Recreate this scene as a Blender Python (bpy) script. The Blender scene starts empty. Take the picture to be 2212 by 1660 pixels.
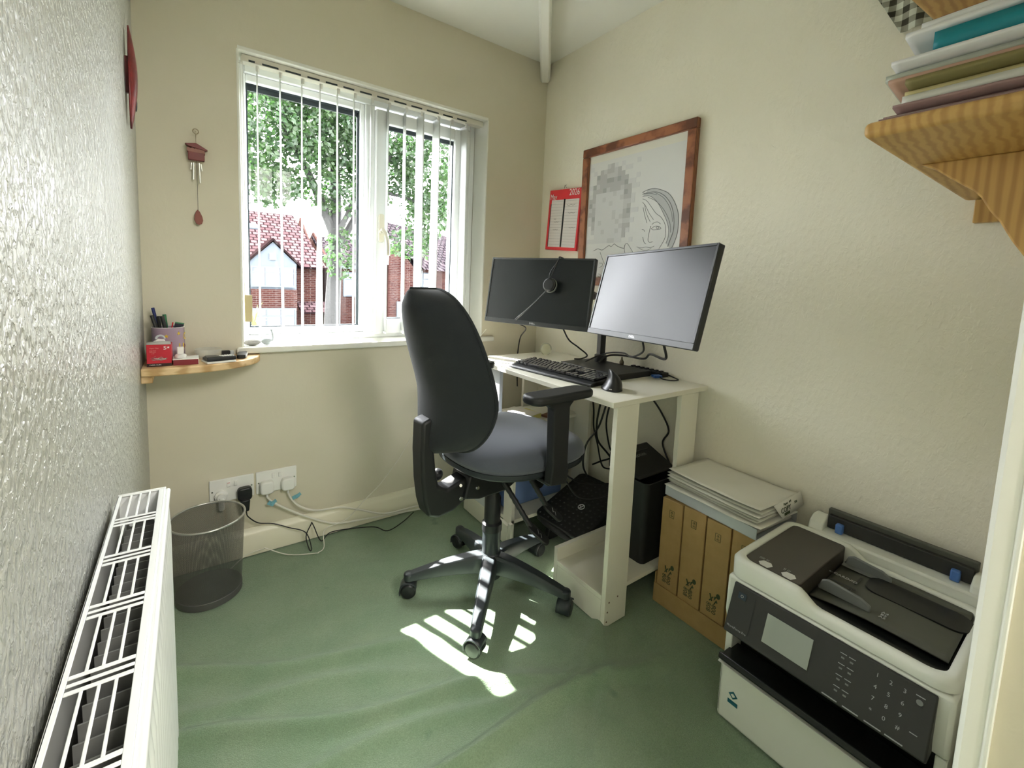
import bpy, bmesh, math, random
from mathutils import Vector, Matrix, Euler, noise
PI = math.pi
S = bpy.context.scene
col = S.collection
random.seed(7)

# ---------------------------------------------------------------- camera
W_, H_ = 2212, 1660
FPX, CX, CY = 966.3, 1106.0, 706.0
yaw, pit, rol = .6252, -.0991, .0407
fw = Vector((math.sin(yaw)*math.cos(pit), math.cos(yaw)*math.cos(pit), math.sin(pit)))
rt0 = Vector((math.cos(yaw), -math.sin(yaw), 0)); up0 = rt0.cross(fw)
rt = rt0*math.cos(rol) + up0*math.sin(rol); up = -rt0*math.sin(rol) + up0*math.cos(rol)
cam_d = bpy.data.cameras.new('camera'); cam = bpy.data.objects.new('camera', cam_d); col.objects.link(cam)
R3 = Matrix((rt, up, -fw)).transposed()
cam.matrix_world = Matrix.Translation((0, 0, 1.15)) @ R3.to_4x4()
cam_d.sensor_width = 36; cam_d.lens = FPX/W_*36; cam_d.clip_start = .02; cam_d.clip_end = 300
cam_d.shift_x = 0; cam_d.shift_y = -(H_/2-CY)/W_
S.camera = cam

# ---------------------------------------------------------------- colour management, world, lights
S.view_settings.view_transform = 'Standard'; S.view_settings.look = 'None'
S.view_settings.gamma = 1; S.view_settings.use_curve_mapping = False
S.view_settings.exposure = 1.25
S.cycles.use_denoising = True
S.cycles.max_bounces = 9; S.cycles.diffuse_bounces = 6; S.cycles.transparent_max_bounces = 14
S.cycles.use_adaptive_sampling = True; S.cycles.adaptive_threshold = .03
S.cycles.glossy_bounces = 4; S.cycles.transmission_bounces = 6
S.cycles.caustics_reflective = False; S.cycles.caustics_refractive = False
S.cycles.sample_clamp_indirect = 6
wd = bpy.data.worlds.new('sky'); S.world = wd; wd.use_nodes = True
bg = wd.node_tree.nodes['Background']; bg.inputs[0].default_value = (.93, .945, 1, 1); bg.inputs[1].default_value = 15.0
sd = bpy.data.lights.new('sun', 'SUN'); sun = bpy.data.objects.new('sun', sd); col.objects.link(sun)
sd.energy = 42; sd.angle = math.radians(.6); sd.color = (1, .96, .92)
sun.rotation_euler = Vector((.37, -1, -1.25)).to_track_quat('-Z', 'Y').to_euler()
sun.location = (-3, 12, 14)
pl = bpy.data.lights.new('window_daylight_portal', 'AREA'); po = bpy.data.objects.new('window_daylight_portal', pl); col.objects.link(po)
pl.shape = 'RECTANGLE'; pl.size = 1.1; pl.size_y = 1.12; po.location = (.705, 2.235, 1.4); po.rotation_euler = (-PI/2, 0, 0)
pl.cycles.is_portal = True
FILL_W = 24.0

# ---------------------------------------------------------------- materials
def _n(nt, t, **k):
    n = nt.nodes.new(t)
    for a, b in k.items(): setattr(n, a, b)
    return n
MC = {}
def mat(name, c, rough=.5, metal=0, spec=.5, bump=None, var=None, emis=None, trans=0, ior=1.45, sheen=0, coat=0, alpha=None):
    """bump=(scale,strength,distance[,stretch xyz]) ; var=(scale,colour2,factor)"""
    if name in MC: return MC[name]
    m = bpy.data.materials.new(name); m.use_nodes = True; nt = m.node_tree
    b = nt.nodes['Principled BSDF']
    b.inputs['Base Color'].default_value = (*c, 1); b.inputs['Roughness'].default_value = rough
    b.inputs['Metallic'].default_value = metal; b.inputs['Specular IOR Level'].default_value = spec
    b.inputs['IOR'].default_value = ior
    if trans: b.inputs['Transmission Weight'].default_value = trans
    if sheen: b.inputs['Sheen Weight'].default_value = sheen
    if coat: b.inputs['Coat Weight'].default_value = coat; b.inputs['Coat Roughness'].default_value = .15
    if alpha is not None: b.inputs['Alpha'].default_value = alpha
    if emis: b.inputs['Emission Color'].default_value = (*emis[:3], 1); b.inputs['Emission Strength'].default_value = emis[3]
    tc = _n(nt, 'ShaderNodeTexCoord')
    if var:
        nz = _n(nt, 'ShaderNodeTexNoise'); nz.inputs['Scale'].default_value = var[0]; nz.inputs['Detail'].default_value = 4
        mp = _n(nt, 'ShaderNodeMapping'); nt.links.new(tc.outputs['Object'], mp.inputs[0]); nt.links.new(mp.outputs[0], nz.inputs['Vector'])
        if len(var) > 3: mp.inputs['Scale'].default_value = var[3]
        cr = _n(nt, 'ShaderNodeValToRGB'); cr.color_ramp.elements[0].position = .35; cr.color_ramp.elements[1].position = .65
        cr.color_ramp.elements[0].color = (*c, 1)
        c2 = [c[i]*(1-var[2])+var[1][i]*var[2] for i in range(3)]
        cr.color_ramp.elements[1].color = (*c2, 1)
        nt.links.new(nz.outputs['Fac'], cr.inputs[0]); nt.links.new(cr.outputs[0], b.inputs['Base Color'])
    if bump:
        nz = _n(nt, 'ShaderNodeTexNoise'); nz.inputs['Scale'].default_value = bump[0]; nz.inputs['Detail'].default_value = 3
        mp = _n(nt, 'ShaderNodeMapping'); nt.links.new(tc.outputs['Object'], mp.inputs[0]); nt.links.new(mp.outputs[0], nz.inputs['Vector'])
        if len(bump) > 3: mp.inputs['Scale'].default_value = bump[3]
        bp = _n(nt, 'ShaderNodeBump'); bp.inputs['Strength'].default_value = bump[1]; bp.inputs['Distance'].default_value = bump[2]
        nt.links.new(nz.outputs['Fac'], bp.inputs['Height']); nt.links.new(bp.outputs[0], b.inputs['Normal'])
    MC[name] = m; return m

def wood(name, c1, c2, scale=1, rot=(0, 0, 0), rough=.45, knots=True, stretch=(1, .12, 1)):
    m = bpy.data.materials.new(name); m.use_nodes = True; nt = m.node_tree; b = nt.nodes['Principled BSDF']
    tc = _n(nt, 'ShaderNodeTexCoord'); mp = _n(nt, 'ShaderNodeMapping'); mp.inputs['Rotation'].default_value = rot
    mp.inputs['Scale'].default_value = stretch
    nt.links.new(tc.outputs['Object'], mp.inputs[0])
    wv = _n(nt, 'ShaderNodeTexWave'); wv.wave_type = 'BANDS'; wv.bands_direction = 'X'
    wv.inputs['Scale'].default_value = 18*scale; wv.inputs['Distortion'].default_value = 4.5; wv.inputs['Detail'].default_value = 3
    wv.inputs['Detail Scale'].default_value = 1.2
    nt.links.new(mp.outputs[0], wv.inputs['Vector'])
    cr = _n(nt, 'ShaderNodeValToRGB'); cr.color_ramp.elements[0].color = (*c1, 1); cr.color_ramp.elements[1].color = (*c2, 1)
    cr.color_ramp.elements[0].position = .1; cr.color_ramp.elements[1].position = .75
    nt.links.new(wv.outputs['Fac'], cr.inputs[0])
    out = cr.outputs[0]
    if knots:
        vo = _n(nt, 'ShaderNodeTexVoronoi'); vo.inputs['Scale'].default_value = 4.5
        nt.links.new(tc.outputs['Object'], vo.inputs['Vector'])
        k = _n(nt, 'ShaderNodeValToRGB'); k.color_ramp.elements[0].position = .05; k.color_ramp.elements[1].position = .12
        nt.links.new(vo.outputs['Distance'], k.inputs[0])
        mx = _n(nt, 'ShaderNodeMix', data_type='RGBA'); mx.inputs[6].default_value = (c1[0]*.35, c1[1]*.3, c1[2]*.25, 1)
        nt.links.new(k.outputs[0], mx.inputs[0]); nt.links.new(out, mx.inputs[7]); out = mx.outputs[2]
    nt.links.new(out, b.inputs['Base Color']); b.inputs['Roughness'].default_value = rough
    bp = _n(nt, 'ShaderNodeBump'); bp.inputs['Strength'].default_value = .15; bp.inputs['Distance'].default_value = .001
    nt.links.new(wv.outputs['Fac'], bp.inputs['Height']); nt.links.new(bp.outputs[0], b.inputs['Normal'])
    return m

def thin_glass(name, tint=(1, 1, 1), rough=0.0, refl=.9):
    m = bpy.data.materials.new(name); m.use_nodes = True; nt = m.node_tree; nt.nodes.clear()
    o = _n(nt, 'ShaderNodeOutputMaterial'); t = _n(nt, 'ShaderNodeBsdfTransparent'); g = _n(nt, 'ShaderNodeBsdfGlossy')
    g.inputs['Roughness'].default_value = rough; t.inputs[0].default_value = (*tint, 1)
    lw = _n(nt, 'ShaderNodeFresnel'); lw.inputs[0].default_value = 1.3
    ml = _n(nt, 'ShaderNodeMath', operation='MULTIPLY'); ml.inputs[1].default_value = refl
    mx = _n(nt, 'ShaderNodeMixShader'); nt.links.new(lw.outputs[0], ml.inputs[0])
    ge = _n(nt, 'ShaderNodeNewGeometry'); iv = _n(nt, 'ShaderNodeMath', operation='SUBTRACT'); iv.inputs[0].default_value = 1; nt.links.new(ge.outputs['Backfacing'], iv.inputs[1])
    m2 = _n(nt, 'ShaderNodeMath', operation='MULTIPLY'); nt.links.new(ml.outputs[0], m2.inputs[0]); nt.links.new(iv.outputs[0], m2.inputs[1]); nt.links.new(m2.outputs[0], mx.inputs[0])
    nt.links.new(t.outputs[0], mx.inputs[1]); nt.links.new(g.outputs[0], mx.inputs[2]); nt.links.new(mx.outputs[0], o.inputs[0])
    return m

def wallpaper(name, c, strength, dist, scale, rough=.55, stretch=(1, 1, .6), spec=.4):
    """painted embossed paper: short worm-like relief"""
    m = bpy.data.materials.new(name); m.use_nodes = True; nt = m.node_tree; b = nt.nodes['Principled BSDF']
    b.inputs['Roughness'].default_value = rough; b.inputs['Specular IOR Level'].default_value = spec
    tc = _n(nt, 'ShaderNodeTexCoord'); mp = _n(nt, 'ShaderNodeMapping'); mp.inputs['Scale'].default_value = stretch
    nt.links.new(tc.outputs['Object'], mp.inputs[0])
    n1 = _n(nt, 'ShaderNodeTexNoise'); n1.inputs['Scale'].default_value = scale; n1.inputs['Detail'].default_value = 2; n1.inputs['Distortion'].default_value = 1.4
    v = _n(nt, 'ShaderNodeTexVoronoi'); v.feature = 'SMOOTH_F1'; v.inputs['Scale'].default_value = scale*.8
    nt.links.new(mp.outputs[0], n1.inputs['Vector']); nt.links.new(mp.outputs[0], v.inputs['Vector'])
    ad = _n(nt, 'ShaderNodeMath', operation='MULTIPLY'); nt.links.new(n1.outputs['Fac'], ad.inputs[0]); nt.links.new(v.outputs['Distance'], ad.inputs[1])
    cr = _n(nt, 'ShaderNodeValToRGB'); cr.color_ramp.elements[0].position = .1; cr.color_ramp.elements[1].position = .32
    nt.links.new(ad.outputs[0], cr.inputs[0])
    bp = _n(nt, 'ShaderNodeBump'); bp.inputs['Strength'].default_value = strength; bp.inputs['Distance'].default_value = dist
    nt.links.new(cr.outputs[0], bp.inputs['Height']); nt.links.new(bp.outputs[0], b.inputs['Normal'])
    n2 = _n(nt, 'ShaderNodeTexNoise'); n2.inputs['Scale'].default_value = 1.6; n2.inputs['Detail'].default_value = 3
    nt.links.new(tc.outputs['Object'], n2.inputs['Vector'])
    c2 = _n(nt, 'ShaderNodeValToRGB'); c2.color_ramp.elements[0].color = (c[0]*.93, c[1]*.92, c[2]*.88, 1); c2.color_ramp.elements[1].color = (*c, 1)
    c2.color_ramp.elements[0].position = .3; c2.color_ramp.elements[1].position = .6
    nt.links.new(n2.outputs['Fac'], c2.inputs[0]); nt.links.new(c2.outputs[0], b.inputs['Base Color'])
    return m

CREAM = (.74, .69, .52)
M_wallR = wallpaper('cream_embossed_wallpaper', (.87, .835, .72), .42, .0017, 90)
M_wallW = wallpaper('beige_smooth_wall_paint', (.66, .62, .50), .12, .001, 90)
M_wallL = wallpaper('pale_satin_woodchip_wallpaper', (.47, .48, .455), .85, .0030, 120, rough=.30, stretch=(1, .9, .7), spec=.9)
M_ceil = mat('white_ceiling_paint', (.82, .82, .76), .9, bump=(60, .25, .001))
M_gloss = mat('white_gloss_paint', (.82, .82, .76), .3, bump=(14, .1, .002))
M_creamgloss = mat('cream_gloss_paint', (.76, .73, .58), .35, bump=(12, .1, .002))
M_upvc = mat('white_upvc', (.86, .88, .88), .25)
M_gasket = mat('dark_gasket', (.02, .03, .035), .6)
M_glass = thin_glass('window_glass', (.97, .975, .97))
M_slat = mat('white_blind_fabric', (.82, .83, .82), .8)
b_ = M_slat.node_tree.nodes['Principled BSDF']
def translucent(m, w=.35, c=(.8, .82, .8)):
    nt = m.node_tree; b = nt.nodes['Principled BSDF']; o = [n for n in nt.nodes if n.type == 'OUTPUT_MATERIAL'][0]
    t = _n(nt, 'ShaderNodeBsdfTranslucent'); t.inputs[0].default_value = (*c, 1); x = _n(nt, 'ShaderNodeMixShader'); x.inputs[0].default_value = w
    nt.links.new(b.outputs[0], x.inputs[1]); nt.links.new(t.outputs[0], x.inputs[2]); nt.links.new(x.outputs[0], o.inputs[0])
translucent(M_slat)
M_carpet = mat('green_wool_carpet', (.215, .315, .195), .95, spec=.1, bump=(420, .9, .004), var=(7, (.262, .348, .225), .8), sheen=.3)
_nt = M_carpet.node_tree; _b = _nt.nodes['Principled BSDF']; _l = _b.inputs['Base Color'].links[0]; _src = _l.from_socket
_tc = _n(_nt, 'ShaderNodeTexCoord'); _z = _n(_nt, 'ShaderNodeTexNoise'); _z.inputs['Scale'].default_value = 320; _z.inputs['Detail'].default_value = 5
_nt.links.new(_tc.outputs['Object'], _z.inputs['Vector']); _r = _n(_nt, 'ShaderNodeValToRGB'); _r.color_ramp.elements[0].position = .3; _r.color_ramp.elements[1].position = .7
_r.color_ramp.elements[0].color = (.74, .76, .72, 1); _r.color_ramp.elements[1].color = (1.0, 1.0, 1.0, 1); _nt.links.new(_z.outputs['Fac'], _r.inputs[0])
_s = _n(_nt, 'ShaderNodeTexNoise'); _s.inputs['Scale'].default_value = 9; _s.inputs['Detail'].default_value = 2; _nt.links.new(_tc.outputs['Object'], _s.inputs['Vector'])
_q = _n(_nt, 'ShaderNodeValToRGB'); _q.color_ramp.elements[0].position = .22; _q.color_ramp.elements[1].position = .30; _q.color_ramp.elements[0].color = (.55, .66, .66, 1); _q.color_ramp.elements[1].color = (1, 1, 1, 1); _nt.links.new(_s.outputs['Fac'], _q.inputs[0])
_m = _n(_nt, 'ShaderNodeMix', data_type='RGBA', blend_type='MULTIPLY'); _m.inputs[0].default_value = 1; _nt.links.new(_src, _m.inputs[6]); _nt.links.new(_r.outputs[0], _m.inputs[7])
_m2 = _n(_nt, 'ShaderNodeMix', data_type='RGBA', blend_type='MULTIPLY'); _m2.inputs[0].default_value = 1; _nt.links.new(_m.outputs[2], _m2.inputs[6]); _nt.links.new(_q.outputs[0], _m2.inputs[7])
_nt.links.new(_m2.outputs[2], _b.inputs['Base Color'])
M_black = mat('black_plastic', (.012, .013, .014), .38)
M_blackm = mat('black_matt_plastic', (.011, .012, .012), .5, bump=(300, .15, .0005))
M_fabric = mat('charcoal_chair_fabric', (.011, .0145, .0165), .9, bump=(500, .5, .001), sheen=.12)
M_seatfab = mat('slate_grey_seat_fabric', (.075, .086, .108), .9, bump=(500, .5, .001), sheen=.3)
M_nylon = mat('dark_grey_nylon', (.024, .030, .033), .4, bump=(200, .1, .0005))
M_chrome = mat('bright_steel', (.7, .7, .7), .2, metal=1)
M_desk = mat('white_laminate_board', (.78, .76, .66), .4)
M_deskedge = mat('white_edging', (.80, .80, .75), .4)
M_screen = mat('dark_matt_lcd', (.012, .015, .016), .30, spec=.42)
M_bezel = mat('graphite_bezel', (.03, .033, .034), .4)
M_logo = mat('silver_lettering', (.6, .62, .63), .35, metal=.6)
M_whitepl = mat('white_plastic', (.8, .8, .77), .35)
M_prn = mat('printer_white_plastic', (.72, .74, .67), .42, bump=(400, .08, .0003))
M_prndk = mat('printer_charcoal_plastic', (.028, .028, .025), .5, bump=(400, .1, .0003))
M_prngrey = mat('printer_olive_grey_plastic', (.075, .078, .06), .5)
M_prnblk = mat('printer_black_plastic', (.006, .007, .006), .3)
M_guide = mat('grey_guide_plastic', (.16, .17, .16), .45)
M_lcd = mat('printer_grey_touchscreen', (.30, .33, .29), .25)
M_blue = mat('blue_slider_plastic', (.07, .17, .45), .4)
M_card = mat('brown_cardboard', (.36, .235, .09), .8, bump=(60, .15, .001), var=(30, (.42, .28, .12), .5))
M_cardink = mat('dark_print', (.05, .07, .03), .8)
M_paper = mat('white_paper', (.80, .79, .73), .8)
M_sleeve = mat('clear_plastic_sleeve', (.78, .78, .70), .15, alpha=.75)
M_traypl = mat('frosted_tray_plastic', (.62, .66, .70), .2, alpha=.7)
M_red = mat('calendar_red', (.62, .03, .04), .45)
M_dkred = mat('mahogany_red', (.17, .03, .025), .4, bump=(40, .2, .002))
M_pine = wood('varnished_pine', (.44, .25, .075), (.56, .345, .115), .95, (0, 0, PI/2), stretch=(1, 1, 1))
M_pineV = wood('varnished_pine_upright', (.38, .21, .06), (.50, .30, .09), 1.0, (0, 0, PI/2), stretch=(1, 1, .12), knots=False)
M_pineL = wood('pale_pine', (.48, .30, .13), (.72, .52, .29), 1.5, (0, 0, 0), stretch=(.15, 1, 1))
M_frame = wood('reddish_pine_frame', (.12, .035, .015), (.33, .12, .05), 2.2, (0, 0, 0), rough=.4, stretch=(1, .3, .3))
M_mesh = None

def mesh_bin_mat():
    m = bpy.data.materials.new('grey_wire_mesh'); m.use_nodes = True; nt = m.node_tree; b = nt.nodes['Principled BSDF']
    b.inputs['Base Color'].default_value = (.13, .13, .125, 1); b.inputs['Metallic'].default_value = .5; b.inputs['Roughness'].default_value = .45
    o = [n for n in nt.nodes if n.type == 'OUTPUT_MATERIAL'][0]
    uv = _n(nt, 'ShaderNodeUVMap'); sp = _n(nt, 'ShaderNodeSeparateXYZ'); nt.links.new(uv.outputs[0], sp.inputs[0])
    a = _n(nt, 'ShaderNodeMath', operation='ADD'); s = _n(nt, 'ShaderNodeMath', operation='SUBTRACT')
    for q in (a, s): nt.links.new(sp.outputs[0], q.inputs[0]); nt.links.new(sp.outputs[1], q.inputs[1])
    res = []
    for q in (a, s):
        f = _n(nt, 'ShaderNodeMath', operation='FRACT'); nt.links.new(q.outputs[0], f.inputs[0])
        g = _n(nt, 'ShaderNodeMath', operation='LESS_THAN'); g.inputs[1].default_value = .30; nt.links.new(f.outputs[0], g.inputs[0]); res.append(g)
    mx = _n(nt, 'ShaderNodeMath', operation='MAXIMUM'); nt.links.new(res[0].outputs[0], mx.inputs[0]); nt.links.new(res[1].outputs[0], mx.inputs[1])
    t = _n(nt, 'ShaderNodeBsdfTransparent'); ms = _n(nt, 'ShaderNodeMixShader')
    nt.links.new(mx.outputs[0], ms.inputs[0]); nt.links.new(t.outputs[0], ms.inputs[1]); nt.links.new(b.outputs[0], ms.inputs[2]); nt.links.new(ms.outputs[0], o.inputs[0])
    return m
M_mesh = mesh_bin_mat()

# ---------------------------------------------------------------- object helpers
WM = {}
def thing(name, label, cat, loc=(0, 0, 0), rz=0, group=None, mtx=None):
    o = bpy.data.objects.new(name, None); col.objects.link(o); o.empty_display_size = .05
    m = mtx if mtx is not None else Matrix.Translation(loc) @ Matrix.Rotation(rz, 4, 'Z')
    o.matrix_world = m; WM[o.name] = m.copy(); o['label'] = label; o['category'] = cat
    if group: o['group'] = group
    return o
def tag(o, label, cat, group=None):
    o['label'] = label; o['category'] = cat
    if group: o['group'] = group
    return o
def structure(o): o['kind'] = 'structure'; return o

class MB:
    def __init__(s): s.v = []; s.f = []; s.uv = None
    def add(s, vs, fs):
        n = len(s.v); s.v += [Vector(v) for v in vs]; s.f += [tuple(i+n for i in f) for f in fs]; return s
    def box(s, lo, hi, m=None):
        x0, y0, z0 = lo; x1, y1, z1 = hi
        vs = [Vector(p) for p in ((x0,y0,z0),(x1,y0,z0),(x1,y1,z0),(x0,y1,z0),(x0,y0,z1),(x1,y0,z1),(x1,y1,z1),(x0,y1,z1))]
        if m is not None: vs = [m @ v for v in vs]
        return s.add(vs, [(0,3,2,1),(4,5,6,7),(0,1,5,4),(1,2,6,5),(2,3,7,6),(3,0,4,7)])
    def obox(s, c, size, rot=(0, 0, 0)):
        h = [q/2 for q in size]; m = Matrix.Translation(c) @ Euler(rot).to_matrix().to_4x4()
        return s.box((-h[0], -h[1], -h[2]), h, m)
    def prism(s, poly, a, b, axis='z', m=None):
        """extrude 2d poly between a and b along axis"""
        def P(p, t):
            v = {'z': (p[0], p[1], t), 'y': (p[0], t, p[1]), 'x': (t, p[0], p[1])}[axis]
            v = Vector(v); return m @ v if m is not None else v
        n = len(poly)
        return s.add([P(p, a) for p in poly]+[P(p, b) for p in poly],
                     [tuple(range(n))[::-1], tuple(range(n, 2*n))]+[(i, (i+1) % n, n+(i+1) % n, n+i) for i in range(n)])
    def tube(s, pts, r, n=10, caps=True, r1=None):
        pts = [Vector(p) for p in pts]; L = len(pts); rings = []; prev = None
        for i, p in enumerate(pts):
            d = (pts[min(i+1, L-1)]-pts[max(i-1, 0)]).normalized()
            if prev is None:
                a = d.cross(Vector((0, 0, 1)));
                if a.length < 1e-3: a = d.cross(Vector((1, 0, 0)))
            else: a = prev - d*prev.dot(d)
            a.normalize(); prev = a; b = d.cross(a)
            rr = r[i] if isinstance(r, (list, tuple)) else (r if r1 is None else r+(r1-r)*i/(L-1))
            rings.append([p+(a*math.cos(t)+b*math.sin(t))*rr for t in [2*PI*k/n for k in range(n)]])
        vs = [v for R in rings for v in R]; fs = []
        for i in range(L-1):
            for k in range(n): fs.append((i*n+k, i*n+(k+1) % n, (i+1)*n+(k+1) % n, (i+1)*n+k))
        if caps: fs += [tuple(range(n))[::-1], tuple((L-1)*n+k for k in range(n))]
        return s.add(vs, fs)
    def lathe(s, prof, c=(0, 0, 0), n=32, m=None, close=False):
        c = Vector(c); vs = []; fs = []
        for (r, z) in prof:
            for k in range(n):
                v = Vector((r*math.cos(2*PI*k/n), r*math.sin(2*PI*k/n), z)); v = (m @ v if m is not None else v)+c; vs.append(v)
        L = len(prof)
        for i in range(L-1 if not close else L):
            j = (i+1) % L
            for k in range(n): fs.append((i*n+k, i*n+(k+1) % n, j*n+(k+1) % n, j*n+k))
        if not close:
            if prof[0][0] > 1e-6: fs.append(tuple(range(n))[::-1])
            if prof[-1][0] > 1e-6: fs.append(tuple((L-1)*n+k for k in range(n)))
        return s.add(vs, fs)
    def ball(s, c, r, n=16, m=None):
        r = (r, r, r) if not isinstance(r, (tuple, list)) else r
        vs = []; fs = []; K = n//2
        for i in range(K+1):
            a = -PI/2+PI*i/K
            for k in range(n):
                v = Vector((r[0]*math.cos(a)*math.cos(2*PI*k/n), r[1]*math.cos(a)*math.sin(2*PI*k/n), r[2]*math.sin(a)))
                if m is not None: v = m @ v
                vs.append(v+Vector(c))
        for i in range(K):
            for k in range(n): fs.append((i*n+k, i*n+(k+1) % n, (i+1)*n+(k+1) % n, (i+1)*n+k))
        return s.add(vs, fs)
    def torus(s, c, R, r, m=None, n=32, k=8, arc=2*PI):
        pts = [Vector((R*math.cos(t), R*math.sin(t), 0)) for t in [arc*i/n for i in range(n+1)]]
        pts = [(m @ p if m is not None else p)+Vector(c) for p in pts]
        return s.tube(pts, r, k)
    def grid(s, fn, nu, nv, closed_u=False):
        vs = [fn(i/(nu if closed_u else nu-1), j/(nv-1)) for j in range(nv) for i in range(nu)]; fs = []
        for j in range(nv-1):
            for i in range(nu if closed_u else nu-1):
                i2 = (i+1) % nu; fs.append((j*nu+i, j*nu+i2, (j+1)*nu+i2, (j+1)*nu+i))
        return s.add(vs, fs)
    def build(s, name, m, parent=None, bevel=0, smooth=None, seg=2, world=False, solid=0, sub=0, weld=False, mats=None):
        me = bpy.data.meshes.new(name)
        vs = s.v
        if world and parent is not None:
            inv = WM[parent.name].inverted(); vs = [inv @ v for v in vs]
        me.from_pydata([tuple(v) for v in vs], [], s.f); me.validate()
        bm = bmesh.new(); bm.from_mesh(me)
        if weld: bmesh.ops.remove_doubles(bm, verts=bm.verts, dist=1e-5)
        bmesh.ops.recalc_face_normals(bm, faces=bm.faces); bm.to_mesh(me); bm.free()
        o = bpy.data.objects.new(name, me); col.objects.link(o)
        me.materials.append(m)
        if parent is not None: o.parent = parent; WM[o.name] = WM[parent.name]
        else: WM[o.name] = Matrix.Identity(4)
        if bevel:
            b = o.modifiers.new('bevel', 'BEVEL'); b.width = bevel; b.segments = seg; b.limit_method = 'ANGLE'; b.angle_limit = math.radians(40)
        if solid:
            b = o.modifiers.new('solid', 'SOLIDIFY'); b.thickness = solid; b.offset = 0
        if sub:
            b = o.modifiers.new('sub', 'SUBSURF'); b.levels = sub; b.render_levels = sub
        if smooth or smooth is None:
            me.polygons.foreach_set('use_smooth', [True]*len(me.polygons))
            me.set_sharp_from_angle(angle=math.radians(smooth or 38))
        return o
def base_of(mb):
    """recentre: returns loc at footprint centre, lowest z"""
    xs = [v.x for v in mb.v]; ys = [v.y for v in mb.v]; zs = [v.z for v in mb.v]
    return ((min(xs)+max(xs))/2, (min(ys)+max(ys))/2, min(zs))
def single(mb, name, m, label, cat, group=None, **k):
    """a thing that is one mesh; origin moved to its base"""
    c = Vector(base_of(mb)); mb.v = [v-c for v in mb.v]
    o = mb.build(name, m, **k); o.location = c; WM[o.name] = Matrix.Translation(c)
    return tag(o, label, cat, group)
def sm(pts, n=8):
    """Catmull-Rom through points"""
    P = [Vector(p) for p in pts]; P = [P[0]*2-P[1]]+P+[P[-1]*2-P[-2]]; out = []
    for i in range(1, len(P)-2):
        for k in range(n):
            t = k/n; a, b, c, d = P[i-1:i+3]
            out.append(.5*((2*b)+(c-a)*t+(2*a-5*b+4*c-d)*t*t+(3*b-a-3*c+d)*t**3))
    out.append(P[-2]); return out
def rrect(w, h, r, n=5, c=(0, 0)):
    out = []
    for (sx, sy, a0) in ((1, 1, 0), (-1, 1, PI/2), (-1, -1, PI), (1, -1, 1.5*PI)):
        for k in range(n+1):
            a = a0+PI/2*k/n; out.append((c[0]+sx*(w/2-r)+r*math.cos(a), c[1]+sy*(h/2-r)+r*math.sin(a)))
    return out
DG = None
def text(s, name, size, m4, mtl, parent, ext=.0004, align='CENTER', world=True, sx=1.0):
    cu = bpy.data.curves.new('t', 'FONT'); cu.body = s; cu.size = size; cu.extrude = ext; cu.align_x = align; cu.align_y = 'CENTER'; cu.resolution_u = 2
    o = bpy.data.objects.new('t', cu); col.objects.link(o); dg = bpy.context.evaluated_depsgraph_get(); dg.update()
    me = bpy.data.meshes.new_from_object(o.evaluated_get(dg)); bpy.data.objects.remove(o); bpy.data.curves.remove(cu)
    T = m4 @ Matrix.Diagonal((sx, 1, 1, 1))
    if world: T = WM[parent.name].inverted() @ T
    me.transform(T); me.materials.clear(); me.materials.append(mtl); me.name = name
    o = bpy.data.objects.new(name, me); col.objects.link(o); o.parent = parent; WM[o.name] = WM[parent.name]; return o
def axes(o, x, y):
    """matrix with text x axis and y(up) axis"""
    x = Vector(x).normalized(); y = Vector(y); y = (y-x*y.dot(x)).normalized(); z = x.cross(y)
    return Matrix.Translation(o) @ Matrix((x, y, z)).transposed().to_4x4()
# ================================================================ ROOM
XL, XR, YW, ZC, YB = -.135, 1.622, 2.006, 2.335, .066
def floor_z(x, y):
    w = 0
    for (px, py, dx, dy, L, amp, ph) in ((.05, 1.42, .92, -.39, .55, .009, 0), (.25, 1.12, .93, -.36, .7, .010, 1), (.5, .84, .97, -.1, .6, .013, 2),
                                         (.12, 1.28, .93, -.36, .45, .005, 3), (.33, .98, .98, -.2, .55, .006, 4), (.9, .82, .8, .6, .35, .006, 5), (.85, .70, .7, .7, .4, .006, 6)):
        rx, ry = x-px, y-py; u = rx*dx+ry*dy; v = -rx*dy+ry*dx + .018*math.sin(u*9+ph)
        w += 2.6*amp*math.exp(-(v/.024)**2)*math.exp(-(u/L)**4)
    return w - .004 + .0022*noise.noise(Vector((x*5, y*7, 0)))*(1 if .3 < 1 else 0)
def flr(u, v):
    x = -.30+2.2*u; y = -1.4+3.5*v
    return Vector((x, y, floor_z(x, y)))
structure(MB().grid(flr, 300, 420).build('floor', M_carpet))
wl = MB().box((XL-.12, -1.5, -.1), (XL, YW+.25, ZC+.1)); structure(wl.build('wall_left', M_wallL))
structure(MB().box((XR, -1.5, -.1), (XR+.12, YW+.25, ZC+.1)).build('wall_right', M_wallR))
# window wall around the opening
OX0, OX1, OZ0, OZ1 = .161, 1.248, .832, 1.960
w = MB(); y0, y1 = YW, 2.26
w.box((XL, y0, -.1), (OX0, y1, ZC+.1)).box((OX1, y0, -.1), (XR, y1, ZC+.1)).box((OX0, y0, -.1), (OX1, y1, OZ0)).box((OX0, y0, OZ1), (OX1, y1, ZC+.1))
structure(w.build('wall_window', M_wallW))
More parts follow.
